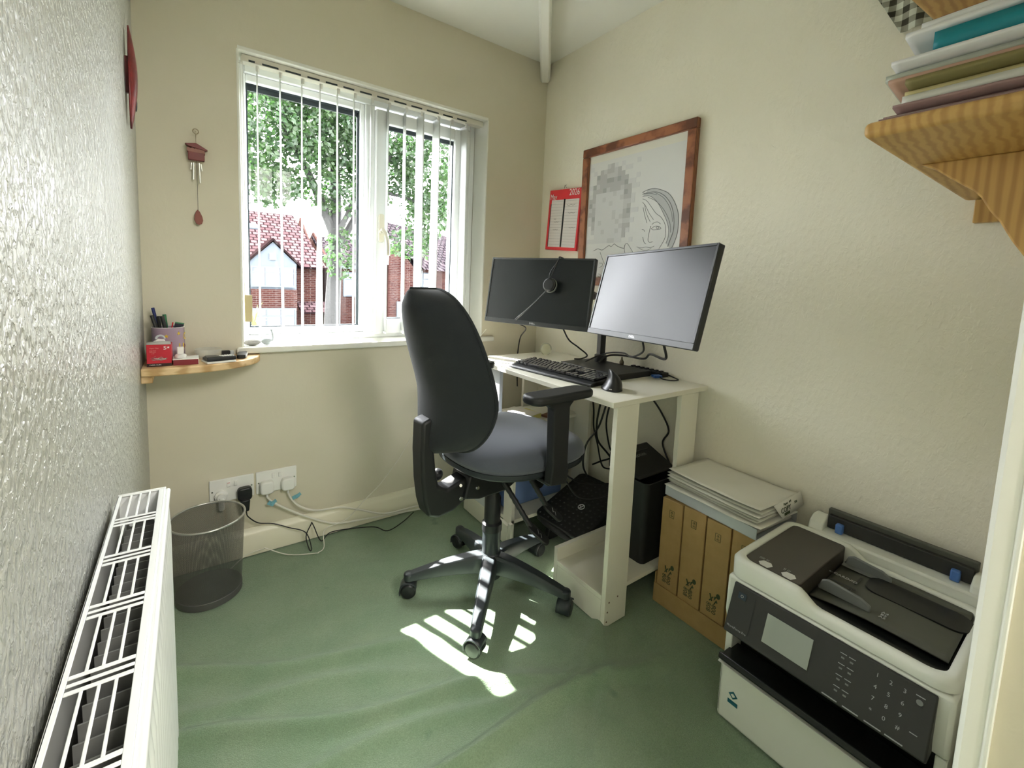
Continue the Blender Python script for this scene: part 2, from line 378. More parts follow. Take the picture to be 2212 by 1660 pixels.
# near wall with the doorway the camera stands in
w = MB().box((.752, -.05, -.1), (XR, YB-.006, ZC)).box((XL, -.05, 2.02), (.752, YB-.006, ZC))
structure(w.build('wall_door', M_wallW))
w = MB().prism([(.742, .046), (.742, .050), (.747, .053), (.744, .058), (.744, .068), (.748, .073), (.756, .073), (.756, .046)], -.0, 2.05)
structure(w.build('trim_1', M_gloss, bevel=.0012))
structure(MB().box((XL-.12, -1.6, ZC), (XR+.12, YW+.25, ZC+.1)).build('ceiling', M_ceil))
structure(MB().box((XL-.12, -1.6, -.1), (XR+.12, -1.5, ZC+.1)).build('wall_landing', M_wallW))
# boxed hip beam running diagonally across the ceiling from the corner
d = Vector((-.46, -.55, 0)).normalized(); nrm = Vector((-d.y, d.x, 0)); c0 = Vector((1.592, 1.990, 0))
m = Matrix((d, nrm, Vector((0, 0, 1)))).transposed().to_4x4(); m.translation = c0
w = MB().prism([(-.018, 2.232), (.018, 2.232), (.026, 2.245), (.026, ZC), (-.026, ZC), (-.026, 2.245)], 0, 2.3, 'x', m)
structure(w.build('trim_2', M_gloss, bevel=.003))
# skirting
def skirt(name, a, b, nx, ny, mtl=M_creamgloss):
    t = .018; prof = [(0, 0), (t, 0), (t, .085), (t-.004, .092), (t-.012, .105), (.004, .112), (0, .112)]
    a = Vector(a); b = Vector(b); d = (b-a); L = d.length; d.normalize(); n = Vector((nx, ny, 0))
    m = Matrix((d, n, Vector((0, 0, 1)))).transposed().to_4x4(); m.translation = a
    structure(MB().prism(prof, 0, L, 'x', m).build(name, mtl, bevel=.001))
skirt('baseboard_window', (XL, YW, 0), (XR, YW, 0), 0, -1)
skirt('baseboard_right', (XR, YB, 0), (XR, YW-.02, 0), -1, 0)
skirt('baseboard_left', (XL, -.9, 0), (XL, YW-.02, 0), 1, 0)
# plaster lining of the reveal and the sill board
structure(MB().box((OX0-.0005, YW-.0015, OZ1-.002), (OX1+.0005, 2.13, OZ1+.0115)).build('trim_3', M_gloss, bevel=.002))
structure(MB().box((OX1-.004, YW-.0015, .857), (OX1+.004, 2.13, OZ1)).build('trim_4', M_gloss, bevel=.002))
structure(MB().box((OX0-.004, YW-.0015, .857), (OX0+.004, 2.13, OZ1)).build('trim_5', M_gloss, bevel=.002))
# eaves above the window (shade the top of the pane from the high sun)
M_ext = mat('painted_soffit', (.7, .7, .68), .7)
structure(MB().box((-2.5, 2.262, 2.38), (4.5, 2.76, 2.44)).box((-2.5, 2.70, 2.30), (4.5, 2.76, 2.38)).build('trim_6', M_ext))

# ---- window
win = thing('window_1', '', '', (.70, 2.13, .857)); del win['label']; del win['category']; structure(win)
f = MB(); ya, yb = 2.130, 2.200
def ring(mb, x0, x1, z0, z1, t, ya, yb, tb=None, tl=None, tr=None):
    tb = t if tb is None else tb; tl = t if tl is None else tl; tr = t if tr is None else tr
    mb.box((x0, ya, z0), (x0+tl, yb, z1)).box((x1-tr, ya, z0), (x1, yb, z1)).box((x0+tl, ya, z1-t), (x1-tr, yb, z1)).box((x0+tl, ya, z0), (x1-tr, yb, z0+tb))
ring(f, .164, 1.245, .857, 1.958, .028, ya, yb)
f.box((.668, ya, .885), (.712, yb, 1.930))
f.build('window_frame', M_upvc, win, bevel=.004, world=True)
f = MB(); ring(f, .178, .668, .886, 1.930, .030, ya+.012, yb, tl=.020, tr=.018)
f.build('fixed_bead', M_upvc, win, bevel=.005, world=True)
f = MB(); ring(f, .712, 1.160, .875, 1.915, .058, ya-.020, yb-.012, tb=.072, tl=.05, tr=.040)
sash = f.build('opening_sash', M_upvc, win, bevel=.006, world=True)
f = MB(); f.box((1.160, ya, .885), (1.217, yb, 1.930)); f.build('frame_packer', M_upvc, win, bevel=.004, world=True)
f = MB(); ring(f, .198, .650, .916, 1.900, .007, ya+.030, ya+.042, tb=.005); ring(f, .762, 1.120, .947, 1.857, .006, ya+.0, ya+.014)
f.box((.200, ya+.034, 1.874), (.650, ya+.044, 1.900)).box((.762, ya+.002, 1.838), (1.120, ya+.012, 1.857)).box((.640, ya+.034, .916), (.650, ya+.044, 1.9))
f.build('gasket', M_gasket, win, world=True)
MB().box((.198, ya+.036, .916), (.650, ya+.038, 1.90)).build('pane', M_glass, win, world=True)
MB().box((.762, ya+.006, .947), (1.120, ya+.008, 1.857)).build('pane', M_glass, win, world=True)
h = MB().prism(rrect(.024, .13, .008, c=(.738, 1.378)), 2.100, 2.111, 'y').ball((.738, 2.096, 1.36), .012, 14)
h.tube(sm([(.738, 2.094, 1.372), (.742, 2.080, 1.362), (.752, 2.066, 1.335), (.757, 2.062, 1.290), (.757, 2.062, 1.250)], 6), [.009]*6+[.008]*12+[.0075]*7, 10)
h.build('window_handle', mat('ivory_handle_plastic', (.74, .70, .58), .35), win, world=True)
sl = MB().box((.140, 1.980, .832), (1.316, 2.006, .857)).box((.165, 2.0, .832), (1.245, 2.14, .857))
structure(sl.build('trim_7', M_gloss, bevel=.006, seg=3))

# ---- vertical blind
bl = thing('vertical_blind', 'white vertical slat blind hanging in the window reveal', 'blind', (.70, 2.06, .885))
r = MB().box((.176, 2.034, 1.932), (1.236, 2.074, 1.9575)); r.build('headrail', mat('ivory_rail', (.66, .63, .55), .4), bl, bevel=.003, world=True)
xs_ = [.230, .310, .390, .460, .530, .599, .674, .752, .833, .910, .995, 1.071, 1.148]
for a, b in zip([.185]+xs_[:-1], xs_): MB().box((a+.014, 2.0325, 1.934), (b-.010, 2.0345, 1.9405)).build('rail_slot', M_gasket, bl, world=True)
ang = [.07, .09, .14, .17, .18, .21, .25, .20, .21, -.06, -.02, .50, .0]   # tangent of each slat's heading
twist = [-.05, -.07, -.08, -.34, -.04, -.04, -.04, -.05, -.04, -.03, -.03, 0, 0]
for i, x in enumerate(xs_):
    def sf(u, v, x=x, i=i):
        t = ang[i]+twist[i]*(1-v)*1.0; a = math.atan(t); q = (u-.5)*.086
        bow = .0025*math.cos((u-.5)*PI)
        return Vector((x+q*math.sin(a)+bow*math.cos(a)+.004*(1-v)*math.sin(i*1.7), 2.075+q*math.cos(a)*.92-bow*math.sin(a), .889+(1.925-.889)*v))
    s_ = MB().grid(sf, 5, 9).build('slat', M_slat, bl, world=True, solid=.0012)
    MB().box((x-.006, 2.052, 1.912), (x+.006, 2.054, 1.934)).build('slat_hanger', M_whitepl, s_, world=True)
    a = math.atan(ang[i]+twist[i]); MB().obox((x+.004*math.sin(i*1.7), 2.075, .886), (.004, .078, .010), (0, 0, -a)).build('slat_weight', M_slat if i != 3 else M_creamgloss, s_, world=True)
MB().tube([(.172, 2.045, 1.935), (.171, 2.043, 1.3), (.174, 2.04, 1.04)], .0016, 6).tube([(.180, 2.045, 1.935), (.180, 2.043, 1.3), (.178, 2.04, 1.04)], .0012, 6).build('control_cord', M_whitepl, bl, world=True)
MB().box((.172, 2.028, .952), (.198, 2.040, 1.058)).build('cord_weight', mat('beige_weight', (.55, .47, .27), .5), bl, bevel=.003, world=True)

# ---- ornaments on the sill
o = MB().ball((.196, 2.035, .869), (.030, .014, .0125), 18)
single(o, 'pebble', mat('grey_pebble', (.46, .45, .43), .6, var=(30, (.3, .3, .3), .7)), 'smooth grey oval pebble at the left end of the window sill', 'pebble')
bird = thing('glass_bird', 'small grey glass swan with upright neck on the window sill', 'ornament', (.248, 2.035, .857))
M_gb = mat('smoky_glass', (.42, .47, .50), .12, coat=.6)
MB().ball((0, 0, .014), (.021, .012, .0135), 18).build('body', M_gb, bird)
MB().tube(sm([(.012, 0, .012), (.022, 0, .022), (.020, 0, .045), (.016, 0, .058)], 6), [.006]*6+[.0045]*6+[.0035]*7, 10).ball((.0165, 0, .060), (.006, .004, .004), 10).build('neck', M_gb, bird)
MB().tube([(.012, 0, .060), (.006, 0, .057)], .0015, 6, r1=.0006).build('beak', M_gb, bird)

# ---- double sockets
def socket(x0, x1, label, red):
    t = thing('double_socket', label, 'socket', ((x0+x1)/2, YW, .295), group='double wall sockets')
    w_ = x1-x0
    MB().prism(rrect(w_, .092, .004), -.008, 0, 'y').build('faceplate', M_whitepl, t, bevel=.002)
    for s in (-1, 1):
        k = MB().obox((s*.012, -.010, .022), (.011, .007, .019), (.15*s, 0, 0)).build('switch', M_whitepl, t, bevel=.001)
        if red: MB().box((s*.012-.004, -.0142, .028), (s*.012+.004, -.0136, .0295)).build('switch_mark', M_red, k)
        MB().lathe([(.0032, 0), (.0032, .001)], (s*(w_/2-.009), -.008, 0), 10, Matrix.Rotation(PI/2, 4, 'X')).build('screw', M_chrome, t)
    return t
socket(.040, .190, 'double wall socket nearer the left corner, with red switch marks', True)
socket(.197, .347, 'double wall socket further from the left corner, both white plugs in it', False)
def plug(x, z, mtl, label, kind):
    t = thing('plug', label, 'plug', (x, YW-.008, z))
    if kind == 'round':
        MB().lathe([(.022, 0), (.022, .012), (.015, .016), (.014, .026)], (0, 0, 0), 24, Matrix.Rotation(PI/2, 4, 'X')).build('plug_body', mtl, t)
        MB().tube(sm([(0, -.020, -.002), (0, -.024, -.020), (0, -.018, -.048)], 5), .010, 14).build('cable_boot', mtl, t)
    else:
        b = MB().prism(rrect(.050, .052, .014), -.030, 0, 'y'); b.build('plug_body', mtl, t, bevel=.006, seg=3)
        if kind == 'adapter': MB().prism([(-.018, -.016), (.016, -.016), (.012, -.062), (-.010, -.066)], -.048, -.016, 'y').build('adapter_block', mtl, t, bevel=.004)
        else: MB().tube([(0, -.012, -.022), (0, -.012, -.042)], .006, 12, r1=.004).build('cable_boot', mtl, t)
    return t
plug(.078, .276, M_whitepl, 'white round plug in the left end of the left socket', 'round')
plug(.156, .272, M_black, 'black plug with a block adapter in the left socket', 'adapter')
plug(.234, .278, M_whitepl, 'square white plug in the left half of the right socket', 'square')
plug(.312, .276, M_whitepl, 'white plug in the right half of the right socket', 'square')
M_tagblue = mat('pale_blue_tag', (.18, .42, .50), .5)
M_whcable = mat('white_cable', (.72, .70, .62), .5); M_bkcable = mat('black_cable', (.012, .012, .012), .5)
def cable(name, pts, r, mtl, label, cat='cable', group=None, n=8, k=8):
    return single(MB().tube(sm(pts, n), r, k), name, mtl, label, cat, group)
cable('power_cable', [(.234, 1.984, .236), (.262, 1.975, .205), (.34, 1.97, .145), (.42, 1.974, .09), (.50, 1.968, .052), (.60, 1.955, .045), (.74, 1.966, .025), (.86, 1.958, .018), (.98, 1.95, .012), (1.12, 1.955, .008)], .0042, M_whcable, 'thick white cable drooping from the square white plug to the carpet')
cable('power_cable', [(.312, 1.984, .234), (.325, 1.976, .205), (.36, 1.97, .165), (.42, 1.962, .138), (.52, 1.962, .124), (.60, 1.965, .090), (.72, 1.955, .042), (.86, 1.964, .032), (.98, 1.962, .028), (1.10, 1.968, .020)], .0042, M_whcable, 'thick white cable running from the rightmost white plug along the skirting')
for x, z, l in ((.246, .212, 'left'), (.338, .218, 'right')):
    single(MB().obox((x, 1.968, z), (.026, .0015, .016), (0, .6 if l == 'left' else -.3, 0)).obox((x+.010, 1.967, z+.004), (.022, .0015, .014), (0, -.5, .3)), 'cable_label', M_tagblue, 'blue and white tag on the cable below the %s white plug' % l, 'tag')
cable('power_cable', [(.158, 1.955, .206), (.165, 1.965, .18), (.20, 1.974, .14), (.255, 1.978, .118), (.31, 1.968, .090), (.372, 1.95, .058), (.385, 1.90, .012), (.378, 1.90, .004), (.372, 1.94, .045), (.395, 1.955, .085), (.398, 1.955, .092), (.405, 1.95, .075), (.43, 1.93, .012), (.47, 1.945, .03), (.56, 1.95, .018), (.66, 1.93, .006), (.70, 1.87, .005), (.78, 1.90, .006), (.86, 1.95, .012)], .0022, M_bkcable, 'thin black cable from the black plug, kinked on the carpet edge', n=6)
cable('phone_cable', [(.10, 1.93, .004), (.155, 1.95, .03), (.215, 1.935, .045), (.22, 1.93, .048), (.30, 1.90, .010), (.395, 1.86, .006), (.402, 1.86, .006), (.43, 1.88, .010), (.445, 1.935, .055), (.52, 1.935, .070), (.56, 1.938, .090), (.62, 1.945, .140), (.70, 1.965, .190), (.77, 1.985, .255), (.80, 1.99, .285), (.85, 1.995, .360), (.90, 1.998, .42), (.95, 1.998, .50), (1.02, 1.998, .60), (1.12, 1.99, .76), (1.19, 1.975, .83), (1.25, 1.96, .90)], .0018, M_whcable, 'thin white wire rising from the skirting up the window wall', n=6)

# ---- wind chime
ch = thing('wind_chime', 'small wooden birdhouse wind chime hanging on the wall left of the window', 'wind chime', (.029, YW-.02, 1.30))
MB().torus((0, 0, .332), .0085, .0012, Matrix.Rotation(PI/2, 4, 'X')).tube([(0, 0, .324), (0, 0, .285)], .0008, 6).tube([(0, .004, .332), (0, .02, .334)], .0015, 6).build('hook', mat('dull_brass', (.3, .25, .15), .4, metal=.8), ch)
MB().prism([(-.032, .284), (-.022, .276), (.026, .268), (.034, .271), (.0, .290)], -.014, .014, 'y').build('roof', M_dkred, ch, bevel=.001)
MB().prism([(-.026, .273)]+[(-.026+.0052*i, .270+.003*(i % 2)) for i in range(1, 10)]+[(.026, .262), (.026, .256), (-.026, .260)], -.010, .010, 'y').build('fretwork', mat('faded_pink_wood', (.32, .15, .12), .6), ch)
MB().box((-.024, -.010, .232), (.024, .010, .260)).build('house', M_dkred, ch, bevel=.002)
for x, y, a, b in ((-.008, 0, .165, .232), (.008, -.004, .155, .232), (-.014, .006, .20, .232), (.013, .008, .20, .232)):
    MB().tube([(x, y, b-.008), (x*1.2, y, a)], .0030, 10).build('chime_rod', mat('aluminium_rod', (.75, .75, .68), .3, metal=.6), ch)
MB().tube([(0, .001, .232), (.001, .001, .060)], .0006, 5).build('cord', M_blackm, ch)
pp = [(.0, .062), (.006, .055), (.013, .038), (.015, .025), (.011, .013), (.003, .009), (-.006, .013), (-.011, .026), (-.010, .042), (-.005, .056)]
MB().prism(pp, -.003, .003, 'y').build('clapper', mat('terracotta_wood', (.24, .07, .05), .5), ch, bevel=.001)

# ---- carved wall plaque on the left wall
pq = thing('wall_plaque', 'red pointed leaf-shaped wooden plaque on the textured left wall', 'wall ornament', (XL, 1.745, 1.545))
def leaf(u, v):
    h = v*.288; w_ = .034*math.sin(PI*min(1, max(0, v*.97+.015)))**.8*(1-.25*v)+.001
    q = (u-.5)*2
    return Vector((.006+.016*math.sin(PI*v)*(1-q*q)**1.0+.003, q*w_ + .02*(v-.5), h))
MB().grid(leaf, 15, 30).build('carved_face', mat('red_lacquer', (.25, .025, .025), .3, var=(18, (.05, .008, .01), .8)), pq, solid=.004)
MB().ball((.021, -.002, .075), (.003, .008, .024), 12).build('dark_inlay', M_black, pq)
MB().box((0, -.006, .10), (.010, .006, .20)).build('hanger_block', M_dkred, pq)

# ---- radiator
rad = thing('radiator', 'white panel radiator with slotted top grille on the left wall', 'radiator', (-.085, .4, .08))
RX0, RX1, RY0, RY1, RZ = -.1255, -.0535, -.30, 1.125, .70
g = MB()
# top grille built as bars leaving the slots open
def bar(x0, x1, y0, y1): g.box((x0, y0, RZ-.0015), (x1, y1, RZ))
bar(RX0, RX0+.0065, RY0, RY1); bar(RX1-.0085, RX1, RY0, RY1); bar(RX0+.0065, RX1-.0085, RY1-.006, RY1)
y = RY1-.006; P_ = .1275
while y > RY0:
    L = .098
    for k in range(1, 4):
        xc = RX0+.0065+(RX1-.0085-RX0-.0065)*k/4; bar(xc-.0017, xc+.0017, y-L, y)
    _a, _b = RX0+.0065, RX1-.0085; bar(_a, _b, y-L-.006, y-L); bar(_a, _b, y-L-.0175, y-L-.0125); bar(_a, _b, y-P_, y-L-.0235)
    y -= P_
g.build('top_grille', M_upvc, rad, bevel=.0007, world=True)
pr = [(-.0535, .10), (-.0475, .10), (-.0465, .11), (-.0465, .682), (-.049, .695), (-.0535, .700)]
def front(u, v):
    y = RY0+(RY1-RY0)*u; z = .10+.60*v
    x = -.0475+.0*v
    if .06 < v < .93: x += .0042*(0.5+.5*math.cos(2*PI*(y)/.0333))*min(1, (v-.06)/.03, (.93-v)/.03)-.001
    if v > .965: x -= .006*((v-.965)/.035)**2
    return Vector((x, y, z))
MB().grid(front, 520, 34).build('front_panel', M_upvc, rad, world=True, solid=.0015, smooth=60)
MB().tube([(-.0478, RY0, .693), (-.0478, RY1, .693)], .0045, 12).build('front_top_edge', M_upvc, rad, world=True)
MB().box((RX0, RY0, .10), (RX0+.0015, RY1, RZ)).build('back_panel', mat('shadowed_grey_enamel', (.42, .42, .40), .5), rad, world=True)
MB().box((RX0, RY1-.0015, .12), (RX1+.003, RY1+.0005, RZ+.002)).build('end_panel', M_upvc, rad, world=True, bevel=.0007)
fn = MB(); y = RY0
while y < RY1-.02:
    fn.add([(RX0+.016, y, .14), (RX0+.016, y+.014, .14), (RX1-.004, y+.014, .14), (RX1-.004, y, .14), (RX0+.016, y, .66), (RX0+.016, y+.002, .66), (RX1-.004, y+.002, .66), (RX1-.004, y, .66)],
           [(0, 1, 2, 3), (4, 5, 6, 7), (0, 1, 5, 4), (1, 2, 6, 5), (2, 3, 7, 6), (3, 0, 4, 7)]); y += .026
fn.build('convector_fins', mat('grey_fin_metal', (.20, .20, .19), .55), rad, world=True)
MB().torus((-.082, 1.045, .672), .018, .003, None, 24, 8, PI).build('wall_bracket', M_upvc, rad, world=True)
MB().tube([(-.085, 1.09, .105), (-.085, 1.09, .0)], .0075, 12).tube([(-.085, 1.10, .118), (-.085, 1.075, .118)], .012, 12).build('pipe', M_upvc, rad, world=True)
MB().tube([(-.12, .9, .5), (-.1345, .9, .5)], .006, 8).tube([(-.12, .2, .5), (-.1345, .2, .5)], .006, 8).build('wall_fixing', M_upvc, rad, world=True)

# ---- waste bin (wire mesh)
wb = thing('waste_bin', 'grey wire mesh waste paper bin standing by the radiator', 'waste bin', (.030, 1.825, 0))
n_ = 64; me = MB()
def bw(u, v):
    a = 2*PI*u; r = .098+.014*v; return Vector((r*math.cos(a), r*math.sin(a), .004+.280*v))
me.grid(bw, 65, 14); ob = me.build('mesh_wall', M_mesh, wb)
uvl = ob.data.uv_layers.new(name='UVMap')
for poly in ob.data.polygons:
    us = [((math.atan2(ob.data.vertices[vi].co.y, ob.data.vertices[vi].co.x)/(2*PI)) % 1) for vi in poly.vertices]
    if max(us)-min(us) > .5: us = [u+1 if u < .5 else u for u in us]
    for li, vi, u in zip(poly.loop_indices, poly.vertices, us): uvl.data[li].uv = (u*190, ob.data.vertices[vi].co.z/.0036)
MB().torus((0, 0, .284), .1125, .0036, None, 56, 10).build('rim', mat('silver_rim', (.55, .55, .53), .3, metal=.8), wb)
MB().lathe([(.0, .010), (.094, .010), (.098, .002), (.100, .0), (.1005, .022), (.0985, .024)], n=56).build('base', mat('grey_bin_base', (.11, .11, .105), .5, metal=.3), wb)
# ================================================================ DESK
DX0, DX1, DY0, DY1, DZ = 1.080, 1.616, .930, 1.842, .782
dk = thing('desk', 'white laminate computer desk standing against the right wall', 'desk', ((DX0+DX1)/2, (DY0+DY1)/2, 0))
MB().box((DX0, DY0, DZ-.018), (DX1, DY1, DZ)).build('desktop', M_desk, dk, bevel=.0015, world=True)
def board(name, lo, hi, mtl=M_desk): return MB().box(lo, hi).build(name, mtl, dk, bevel=.001, world=True)
# near pedestal
board('leg', (1.104, .932, 0), (1.212, .950, DZ-.0185)); board('leg', (1.452, .932, 0), (1.560, .950, DZ-.0185))
for (x_, z_) in ((1.116, .018), (1.118, .052), (1.124, .085), (1.166, .092)):
    MB().lathe([(.0032, 0), (.0026, .0008)], (x_, .932, z_), 10, Matrix.Rotation(PI/2, 4, 'X')).build('screw', mat('brown_screw', (.12, .07, .04), .5), dk, world=True)
board('plinth', (1.104, .951, 0), (1.120, 1.175, .090)); board('plinth', (1.570, .951, 0), (1.586, 1.175, .090))
board('shelf', (1.104, .951, .0905), (1.586, 1.175, .1065))
board('divider', (1.104, 1.176, 0), (1.586, 1.194, .156))
# far pedestal
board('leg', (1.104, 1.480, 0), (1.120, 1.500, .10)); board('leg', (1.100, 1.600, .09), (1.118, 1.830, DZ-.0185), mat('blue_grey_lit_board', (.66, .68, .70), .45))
board('leg', (1.120, 1.500, 0), (1.138, 1.560, .42)); board('leg', (1.40, 1.812, 0), (1.50, 1.830, DZ-.0185))
board('plinth', (1.100, 1.500, 0), (1.118, 1.880, .088)); board('shelf', (1.121, 1.500, .0885), (1.586, 1.880, .1045))
board('middle_shelf', (1.119, 1.585, .488), (1.586, 1.828, .504)); board('leg', (1.568, 1.500, 0), (1.586, 1.60, DZ-.0185))

# papers on the middle shelf
M_pap = [mat('pale_paper', (.75, .72, .62), .8), mat('yellow_note', (.72, .66, .22), .7), mat('plum_card', (.18, .05, .09), .6), mat('brown_leather', (.20, .09, .05), .6)]
single(MB().obox((1.28, 1.68, .5265), (.12, .16, .002), (0, 0, .3)), 'letter', M_pap[0], 'white letter on top of the papers on the desk middle shelf', 'paper')
single(MB().obox((1.315, 1.67, .5145), (.09, .11, .020), (.0, .0, .1)), 'note_pad', M_pap[1], 'pale yellow note pad under the letter on the desk middle shelf', 'notepad')
single(MB().obox((1.20, 1.66, .5135), (.10, .08, .018), (0, 0, .0)), 'wallet', M_pap[2], 'plum coloured wallet on the desk middle shelf', 'wallet')
single(MB().obox((1.43, 1.62, .5095), (.10, .05, .010), (0, 0, .25)), 'spectacle_case', M_pap[3], 'brown flat case at the front of the desk middle shelf', 'case')
bxc = thing('storage_box', 'blue box on the low desk shelf behind the chair column', 'box', (1.33, 1.70, .1052))
MB().prism([(-.17, 0), (.17, 0), (.185, .19), (-.185, .19)], -.10, .10, 'y').build('box_body', mat('cornflower_blue_card', (.16, .25, .52), .5), bxc, bevel=.003)
MB().prism(rrect(.075, .10, .03, c=(.02, .10)), -.1025, -.1005, 'y').build('finger_hole', M_black, bxc)

# ---- monitors
def monitor(c, e1, upv, label, head):
    c = Vector(c); x = Vector(e1).normalized(); z = Vector(upv); z = (z-x*z.dot(x)).normalized(); y = z.cross(x)
    m = Matrix((x, y, z)).transposed().to_4x4(); m.translation = c
    t = thing('monitor', label, 'monitor', mtx=m)
    w_, h_ = .538, .308
    MB().box((-w_/2, 0, -h_/2), (w_/2, .022, h_/2)).build('casing', M_bezel, t, bevel=.004)
    MB().prism(rrect(.30, .20, .02), .022, .046, 'y').build('back_housing', M_black, t, bevel=.006)
    MB().box((-w_/2+.008, -.0006, -h_/2+.020), (w_/2-.008, .001, h_/2-.008)).build('screen', M_screen, t)
    f = MB(); z0 = -h_/2
    f.box((-w_/2, -.003, z0), (w_/2, 0, z0+.019)).box((-w_/2, -.003, z0+.019), (-w_/2+.008, 0, -z0)).box((w_/2-.008, -.003, z0+.019), (w_/2, 0, -z0)).box((-w_/2+.008, -.003, -z0-.008), (w_/2-.008, 0, -z0))
    f.build('bezel', M_bezel, t, bevel=.001)
    T = m @ Matrix.Translation((0, -.0032, z0+.0095)) @ Matrix.Rotation(PI/2, 4, 'X')
    text('DELL', 'brand_lettering', .011, T, M_logo, t, ext=.0003, sx=1.25)
    MB().prism(rrect(.10, .10, .01), .046, .056, 'y').build('mounting_plate', M_black, t)
    return t, m
mL, mLm = monitor((1.264, 1.574, 1.111), (.34, -.94, -.008), (.157, 0, .988), 'left black monitor nearer the window, with a headset hanging on it', None)
mR, mRm = monitor((1.218, .9535, 1.126), (-.226, -.974, .025), (.25, 0, .968), 'right black monitor with bright grey reflection, tilted upwards', None)
st = thing('monitor_stand', 'black twin-arm monitor stand with flat rectangular base on the desk', 'monitor stand', (1.515, 1.395, DZ))
MB().box((1.345, 1.150, DZ+.0005), (1.555, 1.480, DZ+.024)).build('base', M_blackm, st, bevel=.003, world=True)
MB().box((1.498, 1.385, DZ+.024), (1.530, 1.411, 1.135)).build('pole', M_black, st, bevel=.003, world=True)
MB().lathe([(.028, 0), (.028, .03), (.022, .034)], (1.514, 1.398, DZ+.024), 24).build('collar', M_black, st, world=True)
for mm, nm in ((mLm, 'L'), (mRm, 'R')):
    p = mm @ Vector((0, .06, 0)); q = mm @ Vector((0, .09, 0)); el = Vector((1.545, (p.y+1.398)/2, p.z))
    a = MB().tube([(1.514, 1.398, p.z), el], .015, 12).ball(el, .02, 14).tube([el, q], .013, 12).tube([q, p], .022, 14)
    a.build('arm', M_black, st, world=True)
MB().lathe([(.026, 0), (.026, .075)], (1.514, 1.398, 1.075), 20).build('arm_clamp', M_black, st, world=True)
MB().box((1.496, 1.400, 1.06), (1.500, 1.412, 1.10)).build('clamp_screw', M_chrome, st, world=True)
# ---- keyboard
km = Matrix.Translation((1.218, 1.345, DZ+.0005)) @ Matrix.Rotation(math.radians(-84), 4, 'Z')
kb = thing('keyboard', 'black full-size keyboard on the desk in front of the monitors', 'keyboard', mtx=km)
KL, KD = .450, .155
prof = [(-KD/2, 0), (-KD/2, .006), (-KD/2+.006, .012), (-KD/2+.030, .017), (KD/2-.012, .026), (KD/2-.002, .022), (KD/2, .010), (KD/2, 0)]
MB().prism(prof, -KL/2, KL/2, 'x').build('case', M_black, kb, bevel=.003)
ks = MB(); sl_ = math.atan2(.009, KD-.042)
rows = [(-.040, [1.25, 1.25, 1.25, 6.25, 1.25, 1.25, 1.25, 1.25]), (-.021, [2.25]+[1]*10+[2.75]), (-.002, [1.75]+[1]*11+[2.25]), (.017, [1.5]+[1]*12+[1.5]), (.036, [1]*13+[2]), (.059, [1, .0]+[1]*12)]
U = .0188
for y_, ws in rows:
    x_ = -KL/2+.012
    if y_ == .059:
        ws = [1, -.9, 1, 1, 1, 1, -.45, 1, 1, 1, 1, -.45, 1, 1, 1, 1]
    for w_ in ws:
        if w_ < 0: x_ += -w_*U; continue
        if w_ > 0:
            zc = .019+.009*(y_+.047)/.12
            a, b = x_+.0006, x_+w_*U-.0006; d_ = .0085 if y_ < .05 else .007
            m2 = Matrix.Translation(((a+b)/2, y_, zc)) @ Matrix.Rotation(sl_, 4, 'X')
            hw = (b-a)/2; ks.add([m2 @ Vector(p) for p in ((-hw, -d_, 0), (hw, -d_, 0), (hw, d_, 0), (-hw, d_, 0), (-hw+.0022, -d_+.0014, .008), (hw-.0022, -d_+.0014, .008), (hw-.0022, d_-.0022, .009), (-hw+.0022, d_-.0022, .009))],
                              [(0, 3, 2, 1), (4, 5, 6, 7), (0, 1, 5, 4), (1, 2, 6, 5), (2, 3, 7, 6), (3, 0, 4, 7)])
        x_ += w_*U
    x2 = -KL/2+.012+15*U+.008
    for k in range(3):
        if y_ in (.036, .017, .059) or (y_ == -.040) or (y_ == -.021 and k == 1):
            zc = .019+.009*(y_+.047)/.12; a = x2+k*U
            ks.box((a+.001, y_-.0085, zc), (a+U-.001, y_+.0085, zc+.008))
    x3 = x2+3*U+.006
    if y_ < .05:
        for k in range(4):
            zc = .019+.009*(y_+.047)/.12; a = x3+k*U; ks.box((a+.001, y_-.0085, zc), (a+U-.001, y_+.0085, zc+.008))
M_keys = mat('black_keycaps', (.035, .035, .038), .22)
ko = ks.build('keycaps', M_keys, kb, bevel=.0006, seg=1); ko['kind'] = 'stuff'
for s in (-1, 1): MB().box((s*.19-.012, KD/2-.03, .0), (s*.19+.012, KD/2-.018, .004)).build('foot', M_black, kb)
# ---- vertical mouse
ms = thing('mouse', 'black vertical fin-shaped mouse on the desk corner', 'mouse', (1.222, 1.066, DZ+.0003), -yaw)
def mo2(u, v):
    a = 2*PI*u; g_ = math.sqrt(max(0, 1-v**6))
    hw_ = .029*(1-v)**.85+.0065; cx = .0085*math.sin(PI*min(1, v*1.05))-.007*v**2
    hd_ = .050-.022*v
    return Vector((cx+hw_*g_*math.cos(a), hd_*g_*math.sin(a)+.006*v, .004+.068*v))
MB().grid(mo2, 40, 26, closed_u=True).build('shell', mat('mouse_black', (.016, .018, .018), .3), ms, weld=True)
MB().prism([(.037*math.cos(a), .052*math.sin(a)) for a in [2*PI*k/32 for k in range(32)]], 0, .004).build('foot_plate', M_black, ms)
MB().obox((-.016, -.050, .010), (.010, .002, .003), (0, 0, -.3)).build('logo_mark', M_logo, ms)
